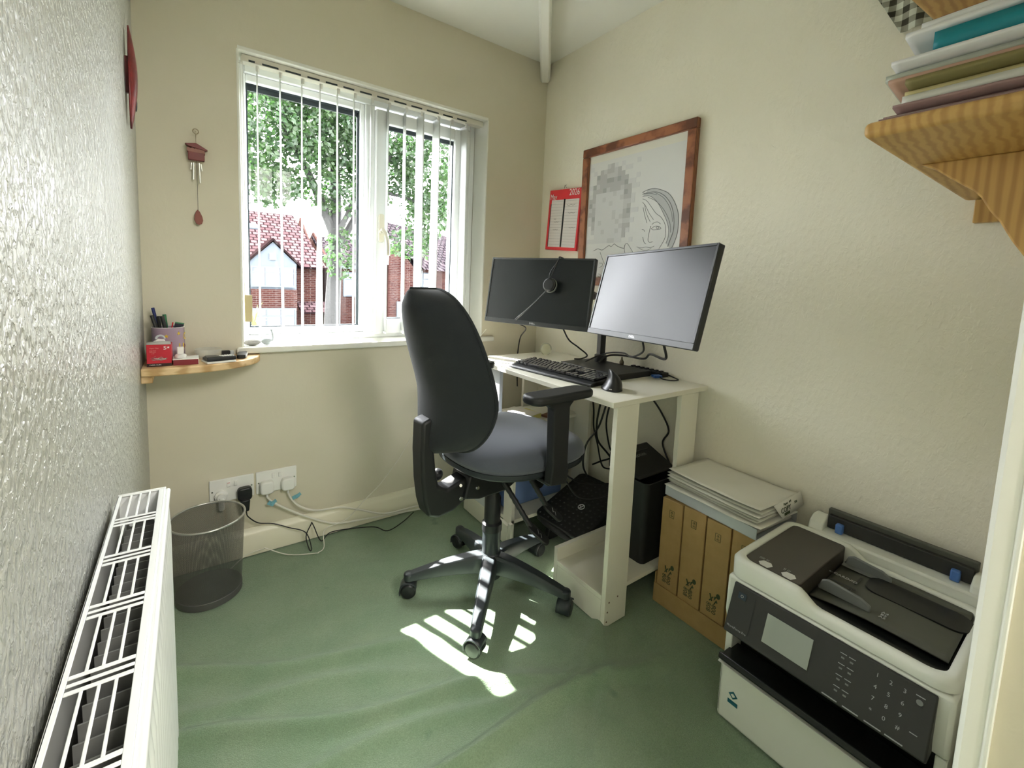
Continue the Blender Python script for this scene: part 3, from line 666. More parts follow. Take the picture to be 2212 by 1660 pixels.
# ---- paperweight jar
j = thing('glass_jar', 'round pale green glass paperweight at the back corner of the desk', 'ornament', (1.500, 1.768, DZ+.0003))
MB().lathe([(0, 0), (.018, 0), (.028, .012), (.031, .028), (.028, .044), (.019, .055), (.008, .059), (0, .060)], n=28).build('glass_shell', mat('pale_green_glass', (.78, .80, .62), .08, alpha=.35, coat=.8), j)
MB().ball((0, 0, .026), (.016, .016, .012), 14).tube(sm([(-.01, 0, .02), (0, .008, .038), (.010, -.004, .045)]), .003, 8).build('swirl', mat('cream_swirl', (.75, .68, .45), .4), j)
# ---- gadget by the wall: laptop dock, blue plugs
lt = thing('docking_hub', 'slim black hub with blue plugs at the back of the desk near the wall', 'hub', (1.575, 1.17, DZ))
MB().obox((1.588, 1.195, DZ+.010), (.045, .18, .018), (0, 0, .04)).build('hub_body', M_blackm, lt, bevel=.002, world=True)
pbt = MB()
for k in range(7): MB().obox((1.588, 1.125+.024*k, DZ+.022), (.020, .010, .006)).build('button', M_black, lt, world=True)
for k in range(2): MB().obox((1.545-.01*k, 1.118-.016*k, DZ+.010), (.035, .012, .009), (0, 0, -.35)).build('blue_plug', mat('usb_blue', (.02, .08, .30), .4), lt, world=True)
single(MB().lathe([(.009, 0), (.010, .012), (.004, .024), (.0035, .034)], (1.545, 1.30, DZ+.0245), 16), 'metal_bell', mat('dark_bronze', (.10, .08, .05), .35, metal=.7), 'small bronze bell-shaped piece standing on the monitor stand base', 'ornament')
cable('usb_cable', [(1.545, 1.10, DZ+.010), (1.53, 1.075, DZ+.006), (1.55, 1.045, DZ+.004), (1.585, 1.040, DZ+.004), (1.600, 1.07, DZ+.006), (1.598, 1.10, DZ+.012)], .0026, M_bkcable, 'black cable looping on the desk by the wall beside the hub')
# ---- monitor cables
b1 = mLm @ Vector((-.09, .03, -.15)); b2 = mLm @ Vector((.14, .03, -.15)); b3 = mRm @ Vector((.02, .03, -.15)); b4 = mRm @ Vector((.12, .03, -.15))
cable('monitor_cable', [b1, (1.31, 1.70, .93), (1.355, 1.80, .875), (1.388, 1.860, .80), (1.39, 1.866, .72), (1.40, 1.87, .60)], .0032, M_bkcable, 'black cable dropping from the left monitor behind the far desk edge')
cable('monitor_cable', [b2, b2+Vector((.03, -.01, -.05)), (1.44, 1.47, .865), (1.475, 1.445, .83), (1.45, 1.455, .814), (1.42, 1.47, DZ+.030)], .0034, M_bkcable, 'black cable from the left monitor slanting down to the pole foot')
cable('monitor_cable', [b3, b3+Vector((.03, .02, -.04)), (1.36, 1.10, .885), (1.46, 1.22, .875), (1.478, 1.31, .862), (1.470, 1.37, .84), (1.42, 1.40, .812)], .0034, M_bkcable, 'black cable from the middle of the right monitor to the pole foot')
cable('monitor_cable', [b4, b4+Vector((.04, .02, -.05)), (1.38, 1.03, .905), (1.50, 1.15, .86), (1.520, 1.27, .853), (1.488, 1.33, .845), (1.45, 1.35, .815)], .0044, M_bkcable, 'thicker black cable sagging from the right end of the right monitor')
# ---- headset
hs = thing('headset', 'black single-ear headset hooked over the left monitor', 'headset', mtx=mLm)
hx = .088
band = sm([(hx+.010, -.0075, .150), (hx+.008, -.004, .1585), (hx+.010, .012, .1595), (hx+.012, .028, .158), (hx+.020, .034, .14), (hx+.018, .036, .11)], 6)
MB().tube(band, .003, 8).build('headband', M_black, hs)
for dx in (-.006, .007): MB().tube(sm([(hx+.010, -.006, .152), (hx+.004+dx*.3, -.016, .125), (hx-.010+dx, -.024, .085), (hx-.014, -.026,   .048)], 6), .0026, 8).build('wire_band', M_black, hs)
R_ = Matrix.Rotation(PI/2, 4, 'X')
MB().lathe([(.0, 0), (.026, 0), (.030, .006), (.030, .014), (.023, .020), (.0, .021)], (hx-.008, -.022, .030), 28, R_).build('ear_cup', M_black, hs)
MB().lathe([(.024, -.012), (.032, -.008), (.033, 0), (.026, .004)], (hx-.012, -.017, .030), 28, R_).build('ear_cushion', M_guide, hs)
MB().tube(sm([(hx-.008, -.030, .022), (hx-.030, -.034, -.010), (hx-.070, -.036, -.055), (hx-.125, -.034, -.105), (hx-.150, -.030, -.124)], 6), [.0036]*18+[.0042]*7, 8).build('microphone_boom', mat('boom_grey', (.07, .075, .075), .35), hs)
MB().tube([(hx-.150, -.030, -.124), (hx-.162, -.028, -.135)], .004, 10).build('microphone', M_black, hs)
# ---- tangle under the desk
def dcab(pts, r, label): cable('desk_cable', pts, r, M_bkcable, label, n=7)
dcab([(1.25, 1.19, .75), (1.30, 1.22, .66), (1.36, 1.27, .56), (1.42, 1.30, .47), (1.46, 1.30, .36), (1.52, 1.30, .33), (1.57, 1.33, .30)], .0036, 'black cable hanging under the desk, leftmost strand of the tangle')
dcab([(1.29, 1.16, .76), (1.31, 1.20, .66), (1.345, 1.24, .58), (1.38, 1.26, .50), (1.45, 1.25, .42), (1.49, 1.23, .34), (1.52, 1.22, .31)], .0042, 'thick black cable in the middle of the tangle under the desk')
dcab([(1.345, 1.155, .76), (1.340, 1.19, .68), (1.335, 1.22, .58), (1.30, 1.25, .50), (1.32, 1.28, .40), (1.40, 1.325, .31)], .0040, 'black cable crossing the tangle under the desk from right to left')
dcab([(1.375, 1.18, .75), (1.385, 1.225, .60), (1.45, 1.26, .47), (1.50, 1.28, .40), (1.47, 1.32, .37), (1.43, 1.33, .36)], .0036, 'black cable curling behind the seat front under the desk')
dcab([(1.20, 1.30, .40), (1.30, 1.28, .33), (1.42, 1.24, .31), (1.50, 1.20, .31), (1.56, 1.17, .32)], .0034, 'black cable running level under the desk towards the wall')
dcab([(1.22, 1.28, .36), (1.28, 1.26, .28), (1.37, 1.22, .27), (1.46, 1.19, .31), (1.55, 1.18, .36)], .0034, 'black cable sagging low across the space under the desk')
dcab([(1.50, 1.15, .752), (1.55, 1.14, .70), (1.592, 1.11, .63), (1.606, 1.08, .56), (1.600, 1.10, .50), (1.604, 1.06, .42), (1.606, 1.04, .36), (1.60, 1.10, .30)], .0040, 'black cable hanging against the right wall behind the near desk leg')
# ---- footrest
fr = thing('footrest', 'black studded tilting footrest under the desk', 'footrest', (1.30, 1.35, 0))
Tm = Matrix.Translation((1.392, 1.345, .175)) @ Euler((0, math.radians(-20), math.radians(4))).to_matrix().to_4x4()
MB().prism(rrect(.33, .275, .03), -.012, .012, 'z', Tm).build('platform', M_blackm, fr, bevel=.004, world=True)
st_ = MB()
for i in range(12):
    for k in range(10): st_.lathe([(.0045, 0), (.003, .002), (0, .0024)], Tm @ Vector((-.145+.026*i, -.118+.026*k, .012)), 8, Tm.to_3x3().to_4x4())
so = st_.build('studs', M_black, fr, world=True); so['kind'] = 'stuff'
T2 = Tm @ Matrix.Translation((-.02, -.02, .0150)) @ Matrix.Rotation(math.radians(-75), 4, 'Z')
lg = MB().torus((0, 0, 0), .014, .0018, None, 28, 6).tube([(-.008, -.010, 0), (.010, .012, 0)], .0016, 6).tube([(-.010, .008, 0), (.002, -.008, 0)], .0016, 6)
lg.v = [T2 @ v for v in lg.v]; lg.build('logo', M_logo, fr, world=True)
MB().prism([(1.275, .0), (1.52, .0), (1.50, .19), (1.46, .19), (1.295, .10)], 1.235, 1.262, 'y').build('side_frame', M_black, fr, bevel=.004, world=True)
MB().prism([(1.275, .0), (1.52, .0), (1.50, .19), (1.46, .19), (1.295, .10)], 1.43, 1.455, 'y').build('side_frame', M_black, fr, bevel=.004, world=True)
MB().tube(sm([(1.262, 1.22, .095), (1.240, 1.30, .108), (1.238, 1.40, .110), (1.258, 1.47, .100)]), .014, 12).build('front_bar', M_black, fr, world=True)

# ================================================================ CHAIR
CH = Vector((.889, 1.308, 0)); TH = math.radians(3)
chair = thing('office_chair', 'dark grey fabric swivel office chair with armrests, pulled up to the desk', 'chair', CH, TH)
Lc = lambda *p: Vector(p)
inv = WM[chair.name].inverted()
casters = [(.607, 1.436), (.681, 1.070), (1.045, 1.045), (.922, 1.611), (1.185, 1.378)]
hub = MB().lathe([(.0, .055), (.040, .055), (.046, .075), (.046, .135), (.034, .150), (.034, .235), (.0, .235)], n=32)
hub.build('hub', M_nylon, chair)
MB().lathe([(.0, .235), (.037, .235), (.037, .262), (.030, .268), (.030, .36), (.024, .372), (.024, .425), (0, .425)], n=28).build('gas_column', M_black, chair)
for cx, cy in casters:
    c = inv @ Vector((cx, cy, 0)); d = Vector((c.x, c.y, 0)); L = d.length; d.normalize(); n = Vector((-d.y, d.x, 0))
    arm = MB(); N = 14
    for i in range(N+1):
        t = i/N; r = .030+(L-.012-.030)*t; w_ = .027-.0085*t; zt = .146-.058*t**1.5; zb = zt-(.070-.045*t) if t < .99 else zt-.024
        for (a, z) in ((-w_, zb), (-w_, zt-.010), (-w_*.7, zt), (w_*.7, zt), (w_, zt-.010), (w_, zb)):
            arm.v.append(d*r+n*a+Vector((0, 0, z)))
    for i in range(N):
        for k in range(6): arm.f.append((i*6+k, i*6+(k+1) % 6, (i+1)*6+(k+1) % 6, (i+1)*6+k))
    arm.f += [tuple(range(6))[::-1], tuple(N*6+k for k in range(6))]
    e = d*(L-.012)+Vector((0, 0, 0))
    arm.lathe([(.0185, .064), (.0185, .086), (.013, .090), (0, .0905)], e, 16)
    leg = arm.build('base_leg', M_nylon, chair, bevel=.002)
    # caster: stem, hood, two wheels
    e2 = d*L
    cst = MB().lathe([(.0, .052), (.015, .052), (.015, .066), (0, .066)], e, 16).build('caster', M_black, leg)
    ang_c = random.uniform(0, PI); ax = Vector((math.cos(ang_c), math.sin(ang_c), 0)); fwd = Vector((-ax.y, ax.x, 0))
    m3 = Matrix((fwd, Vector((0, 0, 1)), ax)).transposed().to_4x4()
    wc = e+Vector((0, 0, .028))
    hb = MB()
    for s in (-1, 1):
        hb.lathe([(0, s*.006), (.025, s*.006), (.0275, s*.010), (.0275, s*.019), (.022, s*.0245), (.0, s*.026)], wc, 24, m3)
    hb.lathe([(.010, -.006), (.010, .006)], wc, 12, m3)
    hb.build('caster_wheels', M_black, leg)
    hd = MB().grid(lambda u, v: wc + m3.to_3x3() @ Vector((.031*math.cos(-.35+3.0*u), .031*math.sin(-.35+3.0*u), -.024+.048*v)), 14, 4)
    hd.build('caster_hood', M_nylon, leg, solid=.003)
# seat
ZS = .551
def seat(u, v):
    a = 2*PI*u; # v 0 centre top -> 1 edge -> underside
    ex, ey = .262, .245
    p = 2.6; ca, sa = math.cos(a), math.sin(a)
    r = (abs(ca)**p+abs(sa)**p)**(-1/p)
    if v <= .8:
        t = v/.8; q = math.sin(t*PI/2)
        x = ex*ca*r*q; y = ey*sa*r*q
        z = .062*(1-t**3.2)+.008*(1-t)
        z += .012*(y/ey)**2*(1-t**4) - .010*(x/ex if x > 0 else 0)**2
    else:
        t = (v-.8)/.2; q = 1-.03*t; x = ex*ca*r*q; y = ey*sa*r*q; z = -.014*t
    z -= .014*max(0, x/ex)**2
    return Vector((.076+x, y, ZS+z))
MB().grid(seat, 64, 26, closed_u=True).build('seat_cushion', M_seatfab, chair, weld=True)
def pan(u, v):
    a = 2*PI*u; p = 2.6; ca, sa = math.cos(a), math.sin(a); r = (abs(ca)**p+abs(sa)**p)**(-1/p)
    if v < .35: q = 1.0; z = -.014-.018*v/.35
    else: q = 1-.9*((v-.35)/.65)**1.5; z = -.032-.028*math.sin((v-.35)/.65*PI/2)
    x = .258*ca*r*q; return Vector((.076+x, .241*sa*r*q, ZS+z-.014*max(0, x/.255)**2))
MB().grid(pan, 64, 14, closed_u=True).build('seat_pan', M_nylon, chair, weld=True)
mech = MB().prism([(-.16, .415), (-.10, .400), (.02, .400), (.10, .440), (.12, .492), (-.14, .492)], -.055, .055, 'y')
mech.build('tilt_mechanism', M_black, chair, bevel=.006)
# back bracket
br = [(-.10, .425), (-.14, .402), (-.205, .376), (-.262, .368), (-.298, .382), (-.312, .43), (-.322, .50), (-.328, .60), (-.326, .70), (-.290, .712), (-.282, .60), (-.272, .52), (-.262, .480), (-.230, .458), (-.16, .480), (-.10, .480)]
br = [(x+(.014 if x < -.15 else 0), z) for x, z in br]
MB().prism(br, -.036, .036, 'y').build('back_bracket', M_blackm, chair, bevel=.010, seg=3)
for x, z in ((-.175, .425), (-.11, .445)):
    MB().lathe([(.0075, 0), (.006, .003), (0, .0035)], (x, -.056, z), 16, Matrix.Rotation(PI/2, 4, 'X')).build('bolt', M_chrome, chair)
MB().ball((-.20, .065, .47), (.022, .018, .022), 16).build('adjuster_knob', M_black, chair)
MB().tube([(-.17, -.04, .465), (-.20, -.09, .49)], .005, 8).build('side_rod', M_chrome, chair)
# backrest
BH = .535
def back(u, v, side):
    v = .5-.5*math.cos(PI*v)
    # u across -1..1, v 0..1 up ; side 0 front 1 rear
    s = (u*2-1)
    tt = (.43-v)/.4301 if v < .43 else (v-.43)/.5701
    hw = .223*math.sqrt(max(0, 1-tt**(2.2 if v < .43 else 2.7)))+.001
    y = s*hw; z = .583+BH*v
    xc = -.276 + .026*math.exp(-((v-.33)/.30)**2) - .115*max(0, v-.36)**1.2
    wrap = .085*s*s
    e = (1-abs(s)**3.0)**.5*min(1, (1-v)/.10+.0)**.5*min(1, (v+.002)/.07)**.5
    th = (.036 if side == 0 else -.032)*e
    return Vector((xc+wrap+th, y, z))
MB().grid(lambda u, v: back(u, v, 0), 34, 44).build('backrest_front', M_fabric, chair)
MB().grid(lambda u, v: back(u, v, 1), 34, 44).build('backrest_rear', M_fabric, chair)
edge = [back(0, k/30, 0) for k in range(0, 31)]+[back(k/14, 1, 0) for k in range(1, 14)]+[back(1, 1-k/30, 0) for k in range(0, 31)]
MB().tube(edge, .0055, 8).build('backrest_piping', M_fabric, chair)
# arms
for s in (-1, 1):
    yo = s*.272
    MB().prism([(.008, .510), (.080, .500), (.088, .54), (.082, .58), (.080, .760), (.105, .783), (-.030, .783), (.008, .760), (.014, .58)], yo-.018, yo+.018, 'y').build('arm_post', M_blackm, chair, bevel=.006, seg=3)
    MB().prism([(yo if s < 0 else .12, 0), (0, 0)], 0, 0) if False else None
    MB().box((.015, min(yo, s*.10), .500), (.078, max(yo, s*.10), .514)).build('arm_bracket', M_black, chair, bevel=.004)
    pd = rrect(.265, .088, .034, 7)
    pd = [(x+.042, y+yo) for x, y in pd]
    MB().prism(pd, .7845, .812).build('arm_pad', M_blackm, chair, bevel=.010, seg=4)
# levers
def lever(pts, end, label=None):
    MB().tube(sm(pts, 5), .0075, 10).build('lever', M_black, chair)
def lv(a, b, c, nm):
    a, b, c = Vector(a), Vector(b), Vector(c); n_ = 16; L = MB()
    pts = [a+(b-a)*i/n_ for i in range(n_+1)]
    L.tube(pts, [.010 if i % 2 else .0085 for i in range(n_+1)], 12)
    lev = L.build('lever', M_black, chair)
    d = (c-b).normalized(); side = d.cross(Vector((0, 0, 1))).normalized(); nn = side.cross(d)
    m = Matrix((d, side, nn)).transposed().to_4x4(); m.translation = (b+c)/2
    MB().prism(rrect((c-b).length+.02, .040, .018), -.005, .005, 'z', m).build('lever_paddle', M_blackm, lev, bevel=.003)
    m2 = m @ Matrix.Translation((0, 0, .0055))
    g = MB(); g.tube([m2 @ Vector((-.012, -.010, 0)), m2 @ Vector((.0, .006, 0)), m2 @ Vector((.004, -.004, 0)), m2 @ Vector((.014, .010, 0))], .001, 5)
    g.build('lever_symbol', M_logo, lev)
lv((.0, -.06, .44), (.045, -.165, .305), (.075, -.215, .265), 1)
lv((.10, -.06, .46), (.150, -.130, .335), (.175, -.175, .300), 2)
# ================================================================ SHREDDER
sh = thing('paper_shredder', 'black paper shredder on the low shelf at the near end of the desk', 'shredder', (1.45, 1.08, .107))
bx = MB(); X0, X1, Y0, Y1, z0, z1 = 1.335, 1.545, .966, 1.160, .107, .432
t_ = .005
o_ = rrect(X1-X0, Y1-Y0, .022, 5, ((X0+X1)/2, (Y0+Y1)/2)); oi = rrect(X1-X0-2*t_, Y1-Y0-2*t_, .018, 5, ((X0+X1)/2, (Y0+Y1)/2))
ob_ = rrect(X1-X0-.035, Y1-Y0-.03, .02, 5, ((X0+X1)/2+.004, (Y0+Y1)/2+.002)); n = len(o_)
bx.add([(p[0], p[1], z0) for p in ob_]+[(p[0], p[1], z1) for p in o_]+[(p[0], p[1], z1) for p in oi]+[(p[0], p[1], z0+.01) for p in ob_],
       [tuple(range(n))[::-1], tuple(3*n+i for i in range(n))]+[(i, (i+1) % n, n+(i+1) % n, n+i) for i in range(n)]+[(n+i, n+(i+1) % n, 2*n+(i+1) % n, 2*n+i) for i in range(n)]+[(2*n+i, 2*n+(i+1) % n, 3*n+(i+1) % n, 3*n+i) for i in range(n)])
bx.build('waste_basket', M_blackm, sh, world=True)
hd_ = MB().prism([(1.010, .4325), (1.012, .440), (1.035, .452), (1.150, .498), (1.164, .490), (1.164, .4325)], 1.345, 1.562, 'x')
hd_.build('shredder_head', M_blackm, sh, bevel=.004, world=True)
T = axes((1.44, 1.098, .4785), (1, 0, 0), (0, .115, .046)); text('SHREDDER', 'head_lettering', .016, T, mat('dull_grey_print', (.16, .17, .16), .6), sh, ext=.0006, sx=1.3)
MB().box((1.37, 1.118, .4835), (1.53, 1.122, .4870)).build('paper_slot', M_prnblk, sh, world=True)

# ================================================================ CARDBOARD BOXES
FX0, FX1 = 1.372, 1.604
fy = [.926, .840, .754, .668, .582]
crt = thing('carton_tray', 'shallow brown cardboard tray holding the row of tall boxes on the carpet', 'box', (1.49, .75, 0))
cm = MB(); cm.box((FX0-.006, .575, 0), (FX1+.004, .9312, .004)); cm.box((FX0-.006, .575, .004), (FX0-.002, .9312, .070)); cm.box((FX1+.0005, .575, .004), (FX1+.004, .9312, .070)); cm.box((FX0-.002, .9275, .004), (FX1, .9312, .11)).box((FX0-.002, .575, .004), (FX1, .5785, .11))
cm.build('tray_body', M_card, crt, world=True)
place_w = ['furthest from the printer, beside the desk leg', 'second from the desk leg', 'third from the desk leg', 'nearest the printer']
for i in range(4):
    a, b = fy[i+1]+.0030, fy[i]-.0020
    t = thing('cardboard_box', 'tall brown cardboard box with printed recycling marks, ' + place_w[i], 'box', ((FX0+FX1)/2, (a+b)/2, .0045), group='row of tall brown cardboard boxes')
    h_ = .396+.003*(i % 2)
    MB().box((FX0, a, .0045), (FX1, b, .0045+h_)).build('carton', M_card, t, bevel=.002, world=True)
    yc = (a+b)/2; xf = FX0-.0006
    g = MB()
    # small printed square with an arrow, near the top
    zq = h_-.045
    for (p, q) in (((-.009, -.013), (.009, -.013)), ((.009, -.013), (.009, .013)), ((.009, .013), (-.009, .013)), ((-.009, .013), (-.009, -.013)), ((0, -.009), (0, .009)), ((-.004, .003), (0, .009)), ((.004, .003), (0, .009)), ((-.005, -.006), (.005, -.006))):
        g.tube([(xf, yc+p[0], zq+p[1]), (xf, yc+q[0], zq+q[1])], .0006, 5)
    g.build('arrow_print', M_cardink, t, world=True)
    g = MB(); zz = .135
    g.prism([(yc-.004, zz), (yc-.016, zz+.020), (yc-.006, zz+.016)], xf, xf+.0004, 'x')
    g.prism([(yc+.012+.007*math.cos(2*PI*k/12)-.030, zz+.022+.009*math.sin(2*PI*k/12)) for k in range(12)], xf, xf+.0004, 'x')
    g.tube([(xf, yc+.010, zz-.006), (xf, yc-.002, zz+.012)], .0018, 5).tube([(xf, yc-.006, zz-.012), (xf, yc-.014, zz+.006)], .0016, 5).tube([(xf, yc+.002, zz-.004), (xf, yc+.010, zz+.018)], .0018, 5)
    g.ball((xf, yc-.015, zz), (.0006, .003, .003), 8)
    g.build('leaf_print', M_cardink, t, world=True)
    for k, s_ in enumerate(('808', '800')):
        text(s_, 'number_print', .022, axes((xf, yc+.010-.014*k, zz-.030-.006*k), (0, 0, 1), (0, 1, 0)) if False else axes((xf, yc+.012-.018*k, zz-.030), (0, 0, -1), (0, -1, 0)), M_cardink, t, ext=.0002)
# ================================================================ LETTER TRAY + PAPERS
tz = .4045
tr = thing('letter_tray', 'frosted plastic letter tray on top of the cardboard boxes', 'tray', (1.50, .78, tz))
rzt = math.radians(-4)
def TT(): return Matrix.Translation((1.494, .752, tz)) @ Matrix.Rotation(rzt, 4, 'Z')
tm = MB(); A_, B_ = .118, .168
T0 = TT()
tm.box((-A_, -B_, 0), (A_, B_, .002), T0).box((-A_, -B_, .002), (-A_+.002, B_, .036), T0).box((A_-.002, -B_, .002), (A_, B_, .036), T0).box((-A_+.002, B_-.002, .002), (A_-.002, B_, .036), T0)
tm.build('tray_shell', M_traypl, tr, bevel=.0008, world=True)
def sheet(z, w_, d_, dx, dy, rot, curl, name, m_, label, cat, group=None, seed=0, thick=.0012):
    rnd = random.Random(seed)
    def fn(u, v):
        x = (u-.5)*w_; y = (v-.5)*d_
        zz = z+curl*(abs(u-.5)*2)**3*.3+curl*(abs(v-.5)*2)**4+.0030*noise.noise(Vector((x*12+seed, y*12, seed)))
        p = T0 @ Matrix.Translation((dx, dy, 0)) @ Matrix.Rotation(rot, 4, 'Z') @ Vector((x, y, 0))
        return Vector((p.x, p.y, tz+zz))
    return single(MB().grid(fn, 14, 20), name, m_, label, cat, group, solid=thick)
g_ = 'loose paper and plastic sleeves heaped in the letter tray'
lab = ['bottom sheet of white paper lying flat in the letter tray', 'white sheet sticking out towards the desk from the letter tray', 'second clear sleeve from the bottom of the tray pile', 'middle clear sleeve of the tray pile', 'clear sleeve with frayed left edge in the tray pile', 'clear sleeve second from the top of the tray pile', 'topmost clear plastic sleeve on the letter tray pile']
sheet(.010, .22, .31, 0, 0, 0, .001, 'paper_sheet', M_paper, lab[0], 'paper', seed=1, thick=.008)
sheet(.0400, .225, .345, -.014, -.006, .02, .002, 'paper_sheet', M_paper, lab[1], 'paper', seed=2, thick=.002)
sheet(.050, .23, .33, .004, -.002, -.02, .002, 'plastic_sleeve', M_sleeve, lab[2], 'plastic sleeve', seed=3)
sheet(.060, .235, .34, .0, -.004, .012, .003, 'plastic_sleeve', M_sleeve, lab[3], 'plastic sleeve', seed=4)
sheet(.069, .22, .34, -.006, -.004, -.02, .003, 'plastic_sleeve', M_paper, lab[4], 'plastic sleeve', seed=5, thick=.002)
sheet(.079, .23, .34, .0, -.003, .015, .004, 'plastic_sleeve', M_sleeve, lab[5], 'plastic sleeve', seed=6)
sheet(.090, .23, .335, .004, -.002, .0, .004, 'plastic_sleeve', M_paper, lab[6], 'plastic sleeve', seed=7, thick=.0015)
# printed wrapper at the near end
wr = thing('paper_wrapper', 'printed paper ream wrapper hanging over the near end of the letter tray', 'wrapper', (1.50, .56, .438))
wa, wb_, wc_, wd_ = Vector((1.428, .5790, .503)), Vector((1.588, .5700, .515)), Vector((1.600, .5600, .472)), Vector((1.470, .5672, .456))
MB().add([wa, wb_, wc_, wd_], [(0, 1, 2, 3)]).build('wrapper_sheet', M_paper, wr, world=True, solid=.001)
T = axes(wa*.32+wb_*.16+wc_*.17+wd_*.35+Vector((-.0, -.0015, .0005)), wb_-wa, wa-wd_)
nn = T.to_3x3() @ Vector((0, 0, 1))
off = Matrix.Translation(nn*(.0008 if nn.y < 0 else -.0008))
text('COPY', 'wrapper_lettering', .022, off @ T @ Matrix.Translation((-.008, -.002, 0)), M_cardink, wr); text('Paper  A4', 'wrapper_lettering', .011, off @ T @ Matrix.Translation((.004, .015, 0)), M_cardink, wr)
text('500', 'wrapper_lettering', .011, off @ T @ Matrix.Translation((.052, .004, 0)), M_cardink, wr)
mk = MB().box((-.020, -.019, 0), (.012, -.011, .0003), off @ T); mk.build('wrapper_block', M_cardink, wr, world=True)

# ================================================================ PRINTER
pr_ = thing('printer', 'white and charcoal multifunction office printer on the carpet by the door frame', 'printer', (1.34, .34, 0))
PX0, PX1, PY0, PY1, PZ = 1.150, 1.500, .118, .560, .440
MB().box((PX0-.012, PY0+.004, .0), (PX1, PY1-.006, .165)).build('paper_cassette', M_prn, pr_, bevel=.010, seg=3, world=True)
MB().box((PX0+.07, PY0+.004, .1655), (PX1, PY1-.004, .262)).build('body_mid', M_prn, pr_, bevel=.004, world=True)
for a, b in ((PY1-.020, PY1-.002), (PY0+.002, PY0+.020)): MB().box((PX0+.012, a, .1655), (PX0+.07, b, .262)).build('body_cheek', M_prn, pr_, bevel=.003, world=True)
MB().box((PX0+.010, PY0+.022, .166), (PX0+.072, PY1-.022, .172)).box((PX0+.060, PY0+.022, .172), (PX0+.0695, PY1-.022, .262)).build('output_recess', M_prnblk, pr_, world=True)
tray = MB().prism([(PX0-.045, .190), (PX0-.030, .178), (PX0+.05, .180), (PX0+.05, .190), (PX0-.028, .194), (PX0-.040, .206)], PY0+.012, PY1-.014, 'y')
tray.build('output_tray', M_prnblk, pr_, bevel=.003, world=True)
MB().prism([(PX0-.040, .176), (PX0-.016, .1655), (PX0+.05, .1655), (PX0+.05, .177), (PX0-.030, .177)], PY0+.010, PY1-.012, 'y').build('tray_lip', M_prn, pr_, bevel=.002, world=True)
MB().prism([(PX0+.012, .2625), (PX0-.002, .30), (PX0+.0, .40), (PX1, .40), (PX1, .2625)], PY0, PY1, 'y').build('body_upper', M_prn, pr_, bevel=.008, seg=3, world=True)
# slanted control panel
p0, p1 = Vector((PX0-.046, 0, .276)), Vector((PX0-.006, 0, .392))
pdir = (p1-p0).normalized(); pn = Vector((-pdir.z, 0, pdir.x))
MB().prism([(p0.x, p0.z), (p1.x, p1.z), (PX0+.0, .392), (PX0-.001, .30), (PX0+.008, .268), (p0.x+.014, .266)], PY0+.024, PY1-.022, 'y').build('control_panel', M_prndk, pr_, bevel=.005, seg=3, world=True)
def PT(y, s, lift=.0008): # point on the panel: y world, s 0..1 up the panel
    p = p0+(p1-p0)*s; return Vector((p.x, y, p.z))+pn*lift
PA = lambda y, s: axes(PT(y, s, .0006), (0, -1, 0), pdir)
PL = (p1-p0).length
MB().box((-.050, -.034, 0), (.050, .034, .0012), PA(.398, .50)).build('touchscreen', M_lcd, pr_, bevel=.001, world=True)
M_ink = mat('pale_grey_print', (.35, .36, .36), .5)
MB().box((-.010, -.008, 0), (.010, .008, .0010), PA(.512, .80)).build('power_button', mat('power_button_navy', (.02, .035, .05), .4), pr_, bevel=.003, world=True)
T = PA(.512, .80) @ Matrix.Translation((0, 0, .0014)); g = MB().torus((0, 0, 0), .0030, .0006, None, 16, 5); g.v = [T @ v for v in g.v]; g.build('power_symbol', M_ink, pr_, world=True)
MB().box((-.0006, -.046, 0), (.0006, .046, .0004), PA(.480, .52)).build('panel_seam', M_prnblk, pr_, world=True)
keys = ['1', '2', '3', '4', '5', '6', '7', '8', '9', '*', '0', '#']
for i, c in enumerate(keys):
    y = .232-.022*(i % 3); s = .82-.19*(i//3)
    text(c, 'keypad_digit', .0115, PA(y, s), M_ink, pr_, ext=.0002)
for i, (y, s) in enumerate(((.292, .84), (.292, .66), (.292, .47), (.292, .28), (.276, .84), (.276, .66), (.276, .47), (.276, .28))):
    MB().box((-.006, -.0007, 0), (.006, .0007, .0003), PA(y, s)).build('key_caption', M_ink, pr_, world=True)
    MB().box((-.003, -.0018, 0), (.003, .0018, .0004), PA(y, s-.07)).build('function_key', M_guide, pr_, bevel=.0005, world=True)
MB().box((-.007, -.0009, 0), (.007, .0009, .0003), PA(.165, .87)).build('start_caption', M_ink, pr_, world=True)
MB().lathe([(.0055, 0), (.005, .0006)], (0, 0, 0), 16, PA(.165, .78)).build('start_button', M_guide, pr_, world=True)
MB().box((-.006, -.0008, 0), (.006, .0008, .0003), PA(.165, .30)).build('stop_caption', M_ink, pr_, world=True)
for y in (.300, .262, .224, .190): MB().box((-.014, -.0012, 0), (.014, .0012, .0003), PA(y, .045)).build('caption_strip', M_ink, pr_, world=True)
text('WorkForce Pro', 'series_lettering', .0075, PA(.508, .14), M_ink, pr_, ext=.0002)
# document feeder lid
rim = MB()
lo_ = rrect(PX1-PX0, PY1-PY0, .035, 7, ((PX0+PX1)/2, (PY0+PY1)/2))
